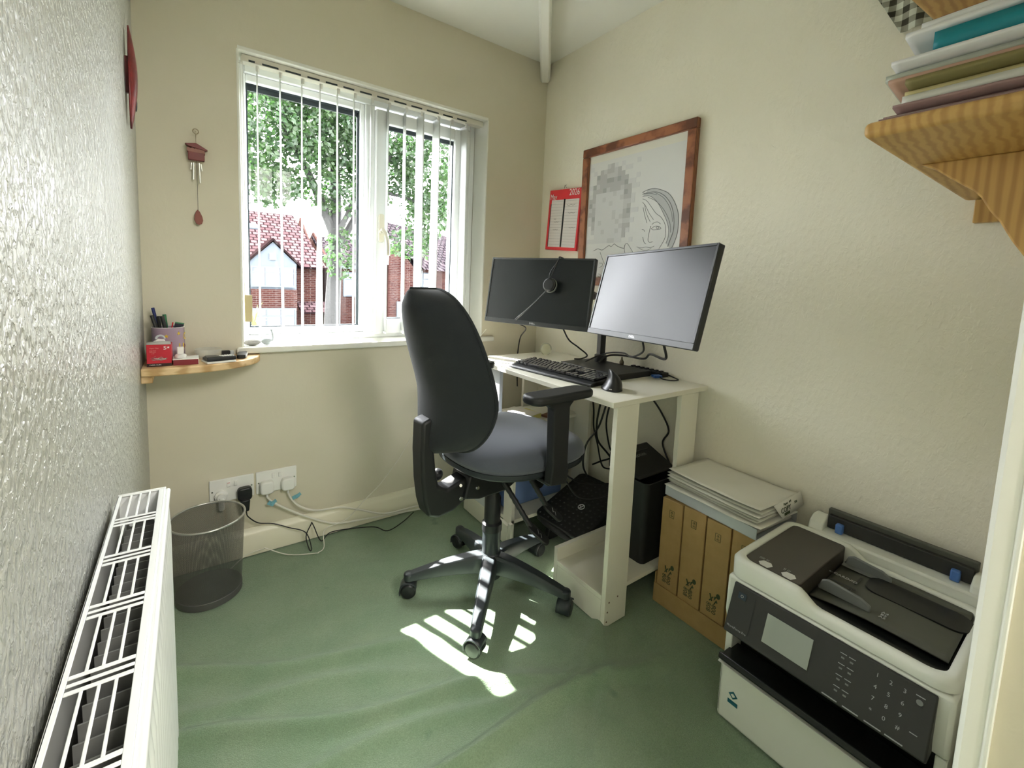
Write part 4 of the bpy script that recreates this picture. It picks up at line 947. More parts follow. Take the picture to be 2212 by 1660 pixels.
# rim height: high over the feeder side (large y), low over the tray side
def hz(y):
    t = min(1, max(0, (y-.352)/.050)); t = t*t*(3-2*t); return .428+.026*t
def dens(poly, k=6):
    out = []
    for i in range(len(poly)):
        a, b = Vector(poly[i]), Vector(poly[(i+1) % len(poly)]); m_ = max(1, int((b-a).length/.012))
        out += [a+(b-a)*q/m_ for q in range(m_)]
    return out
cx_, cy_ = (PX0+PX1)/2, (PY0+PY1)/2
O = dens(rrect(PX1-PX0, PY1-PY0, .035, 7)); n = len(O)
def ringpts(inset, f): 
    sx_ = 1-2*inset/(PX1-PX0); sy_ = 1-2*inset/(PY1-PY0)
    return [Vector((cx_+p.x*sx_, cy_+p.y*sy_, f(cy_+p.y*sy_))) for p in O]
rings = [ringpts(0, lambda y: .402), ringpts(-.001, lambda y: hz(y)-.010), ringpts(.004, lambda y: hz(y)-.002), ringpts(.010, hz), ringpts(.020, lambda y: hz(y)-.0015), ringpts(.023, lambda y: hz(y)-.006), ringpts(.023, lambda y: .404)]
for q in rings: rim.v += q
for i in range(len(rings)-1):
    for k in range(n): rim.f.append((i*n+k, i*n+(k+1) % n, (i+1)*n+(k+1) % n, (i+1)*n+k))
rim.build('lid_rim', M_prn, pr_, world=True, smooth=50)
IX0, IX1, IY0, IY1 = PX0+.024, PX1-.024, PY0+.024, PY1-.024
MB().prism(rrect(IX1-IX0, IY1-.402, .012, 4, ((IX0+IX1)/2, (IY1+.402)/2)), .404, .4515).build('feeder_cover', mat('feeder_brown_grey', (.055, .048, .038), .45), pr_, bevel=.002, world=True)
MB().box((IX0, IY0, .403), (IX1, .401, .408)).build('tray_well', M_prnblk, pr_, world=True)
# ribbed sloping document tray
dt = MB()
def doc(u, v):
    y = .396-(.396-IY0-.004)*u; x = IX0+.055+(IX1-IX0-.062)*v
    z = .4095+.014*math.sin(min(1, u*1.6)*PI/2)*(1-.35*u) + .003*v
    return Vector((x, y, z))
dt.grid(doc, 26, 12).build('document_tray', M_prngrey, pr_, world=True, solid=.004)
MB().prism(rrect(.085, .190, .03, 5, (1.392, .232)), .4155, .4262).build('tray_recess', M_prnblk, pr_, world=True)
def guide(x, y0, y1, s):
    MB().prism([(y0, .420), (y0-.008, .446), (y0-.020, .452), (y1+.02, .446), (y1, .436), (y1, .420)], x-.004, x+.004, 'x').build('paper_guide', M_guide, pr_, bevel=.003, world=True)
    MB().box((x if s > 0 else x-.020, y1+.006, .4235), (x+.020 if s > 0 else x, y0, .4255)).build('guide_foot', M_guide, pr_, world=True)
guide(1.262, .392, .285, 1); guide(1.436, .392, .290, -1)
MB().box((1.315, .330, .4255), (1.322, .385, .4262)).box((1.345, .338, .4255), (1.392, .342, .4262)).box((1.290, .338, .4255), (1.318, .342, .4262)).build('guide_slot', M_prnblk, pr_, world=True)
text('e-CARD/ID', 'tray_lettering', .013, axes((1.352, .368, .4272), (0, -1, 0), (1, 0, 0)), M_ink, pr_)
text('A4\nB5\nA5', 'tray_lettering', .011, axes((1.268, .262, .4272), (0, -1, 0), (1, 0, 0)), M_ink, pr_)
# pictograms on the feeder cover
for (x, y, s_) in ((1.190, .488, '||||| |||'), (1.190, .433, '|| |||')):
    pg = [(x-.013, y-.010), (x+.004, y-.016), (x+.015, y-.008), (x+.013, y+.010), (x-.002, y+.016), (x-.012, y+.008)]
    MB().prism(pg, .4517, .4521).build('feeder_pictogram', mat('pictogram_white', (.6, .6, .56), .5), pr_, world=True)
    text(s_, 'feeder_caption', .010, axes((x+.022, y+.012, .4519), (0, -1, 0), (1, 0, 0)), M_ink, pr_)
# rear feeder
MB().box((PX1+.0005, PY0+.005, .30), (PX1+.085, PY1-.05, .452)).build('rear_feeder_base', M_prn, pr_, bevel=.006, world=True)
for y0, y1 in ((PY1-.085, PY1-.048), (PY0+.003, PY0+.045)):
    MB().prism([(PX1+.002, .440), (PX1+.012, .470), (PX1+.040, .484), (PX1+.070, .484), (PX1+.082, .470), (PX1+.084, .440)], y0, y1, 'y').build('rear_feeder_cheek', M_prn, pr_, bevel=.006, seg=3, world=True)
MB().box((PX1+.045, PY0+.046, .453), (PX1+.062, PY1-.086, .492)).build('rear_feeder_flap', M_prndk, pr_, bevel=.002, world=True)
MB().box((PX1+.062, PY0+.040, .470), (PX1+.080, PY1-.080, .505)).build('rear_paper_support', M_prngrey, pr_, bevel=.002, world=True)
for y in (PY1-.120, PY0+.075): MB().box((PX1+.026, y-.009, .4525), (PX1+.0445, y+.009, .480)).build('edge_slider', M_blue, pr_, bevel=.003, world=True)
# teal ink-drop logo on the cassette
M_teal = mat('teal_print', (.015, .12, .16), .4)
T = axes((PX0-.0125, .512, .085), (0, -1, 0), (0, 0, 1))
g = MB(); 
for (a, b, c, d_) in ((-.013, .006, .013, .012),): pass
g.prism([(.0, .014), (.012, .003), (.0, -.008), (-.012, .003)], 0, .0006, 'z', T); g.build('diamond_logo', M_teal, pr_, world=True)
MB().prism([(.0, .008), (.006, .003), (.0, -.003), (-.006, .003)], .0007, .001, 'z', T).build('logo_centre', M_prn, pr_, world=True)
MB().box((-.013, -.024, 0), (.013, -.013, .0006), T).build('logo_bar', M_teal, pr_, world=True)
MB().box((PX0-.0128, .245, .012), (PX0-.0120, .275, .030)).build('cassette_label', mat('grey_label', (.28, .28, .26), .6), pr_, world=True)
MB().box((PX0-.0126, .548, .02), (PX0-.0118, .5488, .15)).build('cassette_seam', M_guide, pr_, world=True)

# ================================================================ LOWER AND UPPER PINE SHELVES
lsf = thing('pine_shelf', 'varnished pine wall shelf holding folders and papers, near right wall', 'shelf', (1.40, .25, 1.40))
TH_ = .030
A0, A1, A2, A3 = Vector((1.10, .355, 1.465)), Vector((1.620, .285, 1.402)), Vector((1.620, .070, 1.402)), Vector((1.10, .070, 1.465))
def slab(pts, th): 
    u = Vector((0, 0, th)); return MB().add([p for p in pts]+[p+u for p in pts], [(3, 2, 1, 0), (4, 5, 6, 7), (0, 1, 5, 4), (1, 2, 6, 5), (2, 3, 7, 6), (3, 0, 4, 7)])
slab([A0, A1, A2, A3], TH_).build('shelf_board', M_pine, lsf, bevel=.011, seg=4, world=True)
bp = [(.306, 1.4405), (.281, 1.427), (.262, 1.410), (.240, 1.392), (.219, 1.375), (.205, 1.358), (.190, 1.330), (.174, 1.307), (.155, 1.27), (.135, 1.238), (.105, 1.21), (.070, 1.20), (.070, 1.4405)]
MB().prism(bp, 1.300, 1.322, 'x').build('scrolled_bracket', M_pineV, lsf, bevel=.003, world=True)
MB().box((1.600, .072, 1.345), (1.6215, .262, 1.402)).build('wall_cleat', M_pineV, lsf, bevel=.002, world=True)
usf = thing('upper_shelf', 'upper pine shelf board at the top right corner of the room', 'shelf', (1.5, .25, 1.85))
slab([Vector((1.28, .395, 1.848)), Vector((1.620, .352, 1.826)), Vector((1.620, .070, 1.826)), Vector((1.28, .070, 1.848))], .028).build('shelf_board', M_pine, usf, bevel=.008, seg=3, world=True)
MB().box((1.606, .072, 1.786), (1.6215, .30, 1.824)).build('wall_cleat', M_pineV, usf, world=True)
# gingham cloth
def gingham():
    m = bpy.data.materials.new('grey_gingham'); m.use_nodes = True; nt = m.node_tree; b = nt.nodes['Principled BSDF']; b.inputs['Roughness'].default_value = .9
    tc = _n(nt, 'ShaderNodeTexCoord'); sp = _n(nt, 'ShaderNodeSeparateXYZ'); nt.links.new(tc.outputs['Object'], sp.inputs[0]); outs = []
    for k in (1, 2):
        a = _n(nt, 'ShaderNodeMath', operation='MULTIPLY'); a.inputs[1].default_value = 31; nt.links.new(sp.outputs[k], a.inputs[0])
        f = _n(nt, 'ShaderNodeMath', operation='FRACT'); nt.links.new(a.outputs[0], f.inputs[0])
        g = _n(nt, 'ShaderNodeMath', operation='GREATER_THAN'); g.inputs[1].default_value = .5; nt.links.new(f.outputs[0], g.inputs[0]); outs.append(g)
    ad = _n(nt, 'ShaderNodeMath', operation='ADD'); nt.links.new(outs[0].outputs[0], ad.inputs[0]); nt.links.new(outs[1].outputs[0], ad.inputs[1])
    dv = _n(nt, 'ShaderNodeMath', operation='DIVIDE'); dv.inputs[1].default_value = 2; nt.links.new(ad.outputs[0], dv.inputs[0])
    cr = _n(nt, 'ShaderNodeValToRGB'); cr.color_ramp.interpolation = 'CONSTANT'; e = cr.color_ramp.elements
    e[0].color = (.62, .64, .56, 1); e[1].position = .3; e[1].color = (.30, .30, .24, 1); e2 = e.new(.8); e2.color = (.05, .045, .03, 1)
    nt.links.new(dv.outputs[0], cr.inputs[0]); nt.links.new(cr.outputs[0], b.inputs['Base Color']); return m
def cl(u, v):
    yb0, yb1 = .372, .457; y = yb0+(yb1-yb0)*u+ (.085*v*(.6+.4*u)); z = 1.878+.16*v
    return Vector((1.606+.006*math.sin(u*9+v*2), y, z))
single(MB().grid(cl, 16, 12), 'gingham_cloth', gingham(), 'grey and white gingham cloth hanging on the wall by the upper shelf', 'cloth', solid=.0015)

# papers and folders on the shelf
def fol(name, mtl, label, cat, y_left, zb, th, x0, x1, skew=.0, wedge=0, grp=None, curl=0, seed=0):
    """soft flat item, left end at y_left, lies towards the door"""
    def fn(u, v):
        x = x0+(x1-x0)*v; y = y_left-(y_left-.085)*u - skew*v
        sl = -.12*(x-1.10)
        z = zb+sl+wedge*u+curl*(1-u)**4+.0004*noise.noise(Vector((x*20, y*20, seed)))
        return Vector((x, y, z+th/2))
    return single(MB().grid(fn, 22, 8), name, mtl, label, cat, solid=th)
M_f = {k: mat('folder_'+k, c, r) for k, c, r in (('mauve', (.30, .19, .18), .6), ('clear', (.66, .66, .60), .2), ('buff', (.60, .52, .26), .6), ('pinkish', (.48, .30, .22), .5), ('olive', (.20, .17, .06), .6), ('teal', (.003, .20, .25), .4), ('white', (.74, .74, .74), .5), ('red', (.30, .02, .04), .4), ('greygreen', (.42, .45, .38), .4))}
zz = 1.4965; K = [('mauve', 'lowest mauve card folder in the shelf pile', .335, .0040, 0), ('greygreen', 'grey-green folder second from the bottom of the shelf pile', .325, .0040, .0), ('mauve', 'mauve folder third from the bottom of the shelf pile', .335, .0050, .001), ('mauve', 'mauve folder just below the clear plastic folder in the shelf pile', .315, .0055, .001),
     ('clear', 'bulging clear plastic folder in the lower half of the shelf pile', .305, .016, .003), ('buff', 'pale yellow folder in the middle of the shelf pile', .305, .0080, .001), ('olive', 'olive brown folder resting on the yellow folder in the shelf pile', .300, .0100, .002), ('pinkish', 'pale pink plastic wallet resting on the olive folder', .330, .0080, .001),
     ('greygreen', 'crumpled grey plastic wallet under the teal folder', .338, .0120, .003), ('white', 'white papers curling out under the teal folder', .325, .0080, .002)]
for i, (k, lb, yl, th, wd) in enumerate(K):
    fol('folder' if k != 'white' else 'paper_bundle', M_f[k], lb, 'folder' if k != 'white' else 'paper', yl, zz, th, 1.115+.012*(i % 3), 1.42, wedge=wd, seed=i)
    zz += th+.0018+wd
fol('ring_binder', M_f['teal'], 'bright teal folder near the top of the shelf pile', 'folder', .268, zz, .034, 1.125, 1.42, wedge=.004, seed=21); zt_ = zz+.036
fol('paper_bundle', M_f['white'], 'white papers lying on top of the teal folder', 'paper', .312, zt_+.004, .010, 1.13, 1.42, wedge=.006, seed=22)
fol('folder', M_f['white'], 'white folder under the red folder at the top of the pile', 'folder', .292, zt_+.017, .012, 1.14, 1.42, wedge=.006, seed=23)
fol('folder', M_f['red'], 'thin dark red folder topmost in the shelf pile', 'folder', .268, zt_+.032, .004, 1.15, 1.42, wedge=.004, seed=24)
zt_ = 0

# ================================================================ PICTURE + CALENDAR
pc = thing('framed_drawing', 'large pencil portrait drawing in a reddish pine frame on the right wall', 'picture', (XR, 1.355, 1.20))
fz0, fz1, fy0, fy1, fw_ = 1.150, 1.812, 1.052, 1.670, .040
fr_ = MB()
for (a, b) in (((fy0, fz0), (fy1, fz0+fw_)), ((fy0, fz1-fw_), (fy1, fz1)), ((fy0, fz0+fw_), (fy0+fw_, fz1-fw_)), ((fy1-fw_, fz0+fw_), (fy1, fz1-fw_))):
    fr_.box((1.596, a[0], a[1]), (1.6215, b[0], b[1]))
fr_.build('frame', M_frame, pc, bevel=.004, world=True)
MB().box((1.610, fy0+.03, fz0+.03), (1.613, fy1-.03, fz1-.03)).build('mount_board', mat('ivory_mount', (.74, .72, .64), .6), pc, world=True)
MB().box((1.6085, fy0+.045, fz0+.045), (1.610, fy1-.045, fz1-.075)).build('drawing_paper', mat('drawing_paper', (.70, .70, .69), .5), pc, world=True)
LN = dict(
 a=[(1.3,1.561),(1.272,1.568),(1.238,1.569),(1.2,1.557),(1.166,1.539),(1.141,1.51),(1.123,1.477),(1.112,1.442),(1.11,1.403),(1.113,1.368),(1.123,1.338),(1.136,1.308)],
 b=[(1.299,1.552),(1.259,1.556),(1.22,1.551),(1.187,1.533),(1.158,1.503),(1.14,1.466),(1.131,1.422),(1.132,1.383),(1.144,1.348),(1.153,1.322)],
 c=[(1.298,1.543),(1.264,1.542),(1.235,1.525),(1.211,1.5),(1.186,1.462),(1.167,1.429),(1.155,1.397),(1.154,1.362),(1.162,1.336)],
 d=[(1.296,1.533),(1.273,1.521),(1.249,1.495),(1.224,1.466),(1.195,1.445),(1.174,1.416),(1.168,1.385)], e=[(1.296,1.519),(1.277,1.499),(1.258,1.469),(1.233,1.439)],
 f=[(1.284,1.509),(1.276,1.48),(1.262,1.451),(1.249,1.432)], g=[(1.291,1.496),(1.28,1.462),(1.265,1.428)], h=[(1.269,1.537),(1.228,1.516),(1.193,1.485),(1.167,1.451),(1.149,1.414),(1.143,1.379)],
 i=[(1.237,1.553),(1.197,1.53),(1.168,1.5),(1.147,1.462),(1.138,1.422)], j=[(1.298,1.559),(1.282,1.554),(1.253,1.55),(1.225,1.541)],
 k=[(1.239,1.419),(1.226,1.426),(1.21,1.427),(1.196,1.418)], l=[(1.241,1.401),(1.225,1.41),(1.208,1.41),(1.193,1.402),(1.195,1.397),(1.213,1.396),(1.23,1.396),(1.241,1.401)],
 m=[(1.214,1.408),(1.205,1.406),(1.203,1.4),(1.209,1.398),(1.215,1.403),(1.214,1.408)], n=[(1.244,1.413),(1.25,1.39),(1.253,1.368),(1.253,1.351),(1.244,1.344),(1.23,1.346)],
 o=[(1.283,1.369),(1.273,1.345),(1.264,1.339)], p=[(1.289,1.402),(1.28,1.399),(1.275,1.392)], q=[(1.312,1.328),(1.297,1.323),(1.279,1.322),(1.262,1.325),(1.239,1.321),(1.22,1.327)],
 r=[(1.3,1.321),(1.279,1.313),(1.256,1.311),(1.234,1.318)], s=[(1.168,1.385),(1.169,1.358),(1.183,1.332),(1.195,1.315)],
 t=[(1.572,1.318),(1.544,1.327),(1.515,1.321),(1.476,1.34),(1.462,1.334),(1.443,1.346),(1.429,1.338),(1.402,1.327),(1.383,1.324)], u=[(1.383,1.324),(1.378,1.341),(1.365,1.344),(1.352,1.33),(1.331,1.305)],
 v=[(1.378,1.341),(1.381,1.321),(1.374,1.297)], w=[(1.529,1.311),(1.512,1.28),(1.496,1.254)], x=[(1.531,1.259),(1.51,1.256),(1.513,1.243),(1.53,1.238)], y=[(1.534,1.207),(1.516,1.202),(1.522,1.191),(1.534,1.196)])
g = MB()
for k, pts in LN.items(): g.tube(sm([(1.6082, a, b) for a, b in pts], 4), .0014 if k in 'abt' else .001, 5)
g.build('pencil_lines', mat('graphite_line', (.22, .23, .24), .6), pc, world=True)
# softly toned hair
def tone(poly, c, nm, x=1.6083): MB().prism(poly, x, x+.0002, 'x').build(nm, c, pc, world=True)
tone(LN['a'][1:]+[(1.162, 1.336)]+LN['c'][::-1], mat('light_graphite_tone', (.48, .49, .50), .7), 'hair_shading')
# blurred block mosaic over the other face
rnd = random.Random(5); tones = [mat('mosaic_%s' % n_, (v, v, v*1.01), .7) for n_, v in (('a', .36), ('b', .46), ('c', .56), ('d', .64))]
grids = [MB() for _ in tones]; cw = .0215
def dens_(a, b):
    y, z = a, b
    head = ((y-1.475)/.13)**2+((z-1.50)/.20)**2
    hair = head < 1 and (z > 1.585 or abs(y-1.475) > .085)
    if hair: return rnd.choice([0, 1, 1, 2])
    if head < 1: return rnd.choice([2, 3, 3, 3, 3])
    return 3 if rnd.random() < .25 else None
for i in range(14):
    for jz in range(18):
        y = 1.318+cw*i; z = 1.352+cw*jz
        if z > 1.70: continue
        q = dens_(y, z)
        if q is not None: grids[q].box((1.6080, y, z), (1.6084, y+cw, z+cw))
for q, gm in enumerate(grids): gm.build('mosaic_blocks', tones[q], pc, world=True)['kind'] = 'stuff'

ca = thing('wall_calendar', 'red wall calendar reading May 2026 hanging beside the framed drawing', 'calendar', (XR, 1.80, 1.33))
cm_ = Matrix.Translation((1.610, 1.806, 1.487)) @ Matrix.Rotation(math.radians(4), 4, 'X')
def CB(y0, z0, y1, z1, xa, xb): return MB().box((xa, y0, z0), (xb, y1, z1), cm_)
CB(-.122, -.158, .122, .158, -.006, .006).build('calendar_pad', M_red, ca, bevel=.001, world=True)
CB(-.112, -.142, -.009, .105, -.0072, -.006).build('date_page', mat('calendar_paper', (.74, .70, .68), .7), ca, world=True)
CB(.004, -.142, .100, .105, -.0072, -.006).build('date_page', mat('calendar_paper', (.74, .70, .68), .7), ca, world=True)
CB(-.008, -.140, .003, .108, -.0070, -.006).build('centre_strip', M_black, ca, world=True)
CB(.101, -.140, .106, .085, -.0070, -.006).build('side_strip', M_black, ca, world=True)
g = MB()
for k in range(16):
    z = .096-.0150*k
    for a, b in ((-.109, -.013), (.008, .097)): g.box((-.0076, a, z), (-.0071, b, z+.0012), cm_)
g.build('ruled_lines', mat('grey_rule', (.42, .38, .38), .7), ca, world=True)['kind'] = 'stuff'
g = MB()
for (a, z, l) in ((.03, -.01, .035), (.05, .005, .02), (-.09, .035, .05), (-.085, .075, .06), (.03, -.05, .04), (-.10, -.04, .045)):
    g.tube(sm([cm_ @ Vector((-.0076, a+l*q/4, z+.002*(-1)**q)) for q in range(5)], 2), .0006, 4)
g.build('handwriting', M_bkcable, ca, world=True)
M_wtxt = mat('white_print', (.80, .76, .74), .6)
text('May', 'calendar_month', .040, cm_ @ axes((-.0066, .088, .120), (0, -1, 0), (0, 0, 1)), M_wtxt, ca, sx=.8)
text('2026', 'calendar_year', .046, cm_ @ axes((-.0066, -.072, .138), (0, -1, 0), (0, 0, 1)), M_wtxt, ca, sx=.85)
MB().tube([(1.606, 1.805, 1.650), (1.602, 1.800, 1.662), (1.612, 1.796, 1.668)], .001, 5).tube([(1.606, 1.790, 1.650), (1.602, 1.795, 1.662)], .001, 5).build('hanging_wire', M_black, ca, world=True)

# ================================================================ CORNER SHELF
cs = thing('corner_shelf', 'small curved pine corner shelf at the left of the window', 'shelf', (-.02, 1.92, .80))
cp = [(-.134, 2.005), (-.134, 1.800)]+[(x, y) for x, y in ((-.08, 1.795), (-.02, 1.797), (.04, 1.806), (.09, 1.822), (.13, 1.845), (.165, 1.875), (.19, 1.905), (.205, 1.935), (.214, 1.965), (.218, 2.005))]
MB().prism(cp, .804, .829).build('shelf_top', M_pineL, cs, bevel=.004, seg=3, world=True)
MB().box((-.1345, 1.812, .780), (-.105, 2.000, .8035)).build('batten', M_pineL, cs, bevel=.002, world=True)
# red paper-clip box
rb = thing('paperclip_box', 'red carton of paperclips on the corner shelf by the left wall', 'box', (-.087, 1.865, .8293), math.radians(-2))
MB().box((-.032, -.028, 0), (.032, .028, .072)).build('carton', mat('carton_red', (.52, .015, .035), .4), rb, bevel=.001)
MB().box((-.0322, -.0284, .0), (.0322, -.0280, .010)).build('base_band', mat('carton_band', (.03, .01, .01), .5), rb)
F = Matrix.Translation((0, -.0286, 0)) @ Matrix.Rotation(PI/2, 4, 'X')
text('5', 'logo_number', .016, WM[rb.name] @ F @ Matrix.Translation((.016, .060, 0)), M_wtxt, rb, ext=.0003, sx=1.3)
stp = []
for k in range(10):
    a = PI/2+k*PI/5; r = .0042 if k % 2 == 0 else .0018; stp.append((.0245+r*math.cos(a), .062+r*math.sin(a)))
MB().prism(stp, -.0002, .0004, 'z', F).build('logo_star', M_wtxt, rb)
text('Paper Clips', 'carton_lettering', .0050, WM[rb.name] @ F @ Matrix.Translation((-.012, .060, 0)), mat('pink_print', (.72, .35, .30), .5), rb, ext=.0002)
for k in range(3): text(('Large Metal', 'Plain Finish', 'x 100')[k], 'carton_lettering', .0036, WM[rb.name] @ F @ Matrix.Translation((-.016, .052-.0048*k, 0)), mat('pink_print', (.72, .35, .30), .5), rb, ext=.0002)
text('PAPER CLIPS', 'carton_lettering', .0055, WM[rb.name] @ F @ Matrix.Translation((-.010, .005, .0004)), M_wtxt, rb, ext=.0002)
g = MB()
for k in range(11):
    cx = -.014+.0028*k+.001*math.sin(k*5); a = .2*math.sin(k*3); cz = .026+.003*math.cos(k*2)
    g.tube([F @ Vector((cx-.008, cz-.002+a*.01, .0002)), F @ Vector((cx+.006, cz+.005*math.cos(k), .0002)), F @ Vector((cx+.008, cz-.001, .0002)), F @ Vector((cx-.006, cz-.004, .0002))], .0004, 4)
g.build('clip_picture', M_chrome, rb)
MB().add([(-.032, -.028, .072), (.032, -.028, .072), (.030, -.020, .082), (-.031, -.018, .080)], [(0, 1, 2, 3)]).build('open_flap', mat('flap_grey', (.45, .45, .42), .6), rb, solid=.001)
# tape dispenser on the carton
td = thing('tape_dispenser', 'clear plastic tape dispenser lying on the red paperclip carton', 'tape dispenser', (-.085, 1.868, .9012), math.radians(10))
MB().torus((0, 0, .0145), .011, .0035, Matrix.Rotation(PI/2, 4, 'X'), 24, 8, PI).build('dispenser_shell', M_traypl, td)
MB().prism([(-.020, 0), (.014, 0), (.012, .012), (-.006, .016), (-.018, .006)], -.006, .006, 'y').build('dispenser_body', M_whitepl, td, bevel=.002)
# pen pot
pp_ = thing('pen_pot', 'lilac pen pot with yellow stars and lettering on the corner shelf', 'pen pot', (-.066, 1.949, .8293))
M_lil = mat('lilac_china', (.40, .31, .40), .25, coat=.4)
MB().lathe([(0, .002), (.040, .002), (.044, 0), (.046, .006), (.046, .115), (.0475, .118), (.045, .118), (.043, .114), (.043, .01), (0, .010)], n=40).build('pot_body', M_lil, pp_)
MB().torus((0, 0, .1178), .0458, .0013, None, 40, 6).build('pot_rim', M_whitepl, pp_)
M_yel = mat('star_yellow', (.65, .45, .03), .4)
for a, z in ((-95, .090), (-50, .098), (-125, .06), (-30, .040)):
    a = math.radians(a); q = []
    for k in range(10):
        t = PI/2+k*PI/5; r = .0075 if k % 2 == 0 else .003; q.append((r*math.cos(t), r*math.sin(t)))
    m_ = axes((.0463*math.cos(a), .0463*math.sin(a), z), (-math.sin(a), math.cos(a), 0), (0, 0, 1))
    MB().prism(q, -.0005, .0006, 'z', m_).build('star_decal', M_yel, pp_)
for c, a, z, m0 in (('U', -38, .050, M_yel), ('C', -12, .085, M_yel), ('o', -20, .055, M_dkred)):
    a = math.radians(a); text(c, 'pot_letter', .034, WM[pp_.name] @ axes((.0466*math.cos(a), .0466*math.sin(a), z), (-math.sin(a), math.cos(a), 0), (0, 0, 1)), m0, pp_, ext=.0006)
def pen(dx, dy, lx, ly, h, r, m_, label, name='pen'):
    a = Vector((-.066+dx, 1.945+dy, .843)); b = Vector((-.066+lx, 1.945+ly, .829+h))
    t = thing(name, label, name.replace('_', ' '), a); d = (b-a)
    MB().tube([(0, 0, 0), d*.72], r, 12).build('barrel', m_, t); MB().tube([d*.70, d], r*1.15, 12).build('cap', m_, t)
M_navy = mat('navy_ink', (.02, .03, .14), .35); M_grn = mat('green_cap', (.03, .18, .08), .35)
pen(-.010, .018, -.040, .012, .184, .0042, M_navy, 'tallest blue pen leaning left in the pen pot')
pen(-.006, -.016, -.042, -.010, .160, .0050, M_black, 'black marker leaning left beneath the blue pen in the pot', 'marker')
pen(-.014, .004, -.026, .004, .156, .0045, M_black, 'black pen second from the left in the pen pot')
pen(.010, -.024, -.014, -.018, .158, .0055, M_black, 'thick black pen in the middle of the pen pot')
pen(.004, .026, -.010, .024, .160, .0048, M_grn, 'black and green pen leaning in the middle of the pot')
er = thing('marker_eraser', 'dark block eraser with a green edge standing in the pen pot', 'eraser', (-.040, 1.946, .927))
em = Matrix.Rotation(math.radians(12), 4, 'Y')
MB().box((-.013, -.008, -.05), (.013, .008, .032), em).build('eraser_block', mat('navy_block', (.012, .014, .03), .5), er, bevel=.001)
MB().box((-.013, -.0085, .0325), (.013, .0085, .0355), em).build('green_edge', M_grn, er)
MB().tube([(-.018, 0, .0), (-.012, 0, .036)], .002, 8).build('red_clip', M_red, er)
# white stapler-like block in front of the pot
wbk = thing('correction_bottle', 'small white bottle with a square cap in front of the pen pot', 'bottle', (-.032, 1.862, .8510))
MB().lathe([(0, 0), (.015, 0), (.016, .004), (.016, .009), (.012, .012), (0, .012)], n=24).build('bottle_body', M_whitepl, wbk)
MB().box((-.009, -.009, .0122), (.009, .009, .036)).build('bottle_cap', M_whitepl, wbk, bevel=.002)
crd = thing('card_box', 'flat dark red box with white lid edge under the white bottle', 'box', (-.0175, 1.866, .8293))
MB().box((-.034, -.030, 0), (.034, .030, .018)).build('box_body', mat('wine_card', (.22, .02, .03), .5), crd)
MB().box((-.0355, -.0315, .0182), (.0355, .0315, .0212)).box((.0342, -.0315, .002), (.0356, .0315, .018)).build('box_lid', M_whitepl, crd)
# notebook + calculator + remote
single(MB().obox((.076, 1.864, .8325), (.088, .072, .006), (0, 0, .22)), 'notebook', M_whitepl, 'white notebook under the calculator on the corner shelf', 'notebook', bevel=.001)
cal = thing('calculator', 'black calculator with pale keys lying tilted on the white notebook', 'calculator', (.078, 1.868, .8362), math.radians(12))
cal.scale = (.88, .88, .88)
MB().prism([(-.034, 0), (.034, 0), (.036, .004), (.034, .010), (-.034, .016), (-.036, .008)], -.050, .050, 'x').build('calculator_body', M_black, cal, bevel=.002)
g = MB(); tk = math.atan2(-.006, .068)
for i in range(5):
    for k in range(4): g.add([Matrix.Translation((.006+.009*i, -.026+.014*k, .0152-.0012*k)) @ Vector(p) for p in ((-.003, -.004, 0), (.003, -.004, 0), (.003, .004, 0), (-.003, .004, 0), (-.0025, -.0035, .0025), (.0025, -.0035, .0025), (.0025, .0035, .0025), (-.0025, .0035, .0025))], [(0, 3, 2, 1), (4, 5, 6, 7), (0, 1, 5, 4), (1, 2, 6, 5), (2, 3, 7, 6), (3, 0, 4, 7)])
g.build('calculator_keys', M_whitepl, cal)['kind'] = 'stuff'
MB().box((-.046, -.022, .0125), (-.004, .018, .0155)).build('calculator_display', M_screen, cal)
rm = thing('remote_control', 'black and silver remote control at the right end of the corner shelf', 'remote', (.153, 1.945, .8293), math.radians(82))
MB().prism(rrect(.100, .030, .008), 0, .014).build('remote_body', M_black, rm, bevel=.003)
MB().prism(rrect(.094, .004, .0015, c=(0, -.0155)), .003, .011).build('silver_edge', M_logo, rm)
tb = thing('timer', 'small black box with a clear end standing behind the calculator, left of the remote', 'timer', (.104, 1.982, .8293), math.radians(8))
MB().box((-.016, -.010, 0), (.012, .010, .020)).build('timer_body', M_blackm, tb, bevel=.002); MB().box((.0122, -.009, .002), (.024, .009, .019)).build('clear_end', M_traypl, tb, bevel=.002)
ds = thing('glass_dish', 'shallow clear glass dish at the back of the corner shelf', 'dish', (.048, 1.957, .8293))
MB().lathe([(0, .003), (.034, .003), (.039, .008), (.0415, .034), (.0425, .034), (.041, .006), (.036, 0), (0, 0)], n=40).build('dish_bowl', mat('dish_glass', (.75, .76, .70), .05, alpha=.32, coat=1), ds)
MB().box((-.010, -.012, .004), (.022, .006, .009)).build('dish_contents', M_nylon, ds)

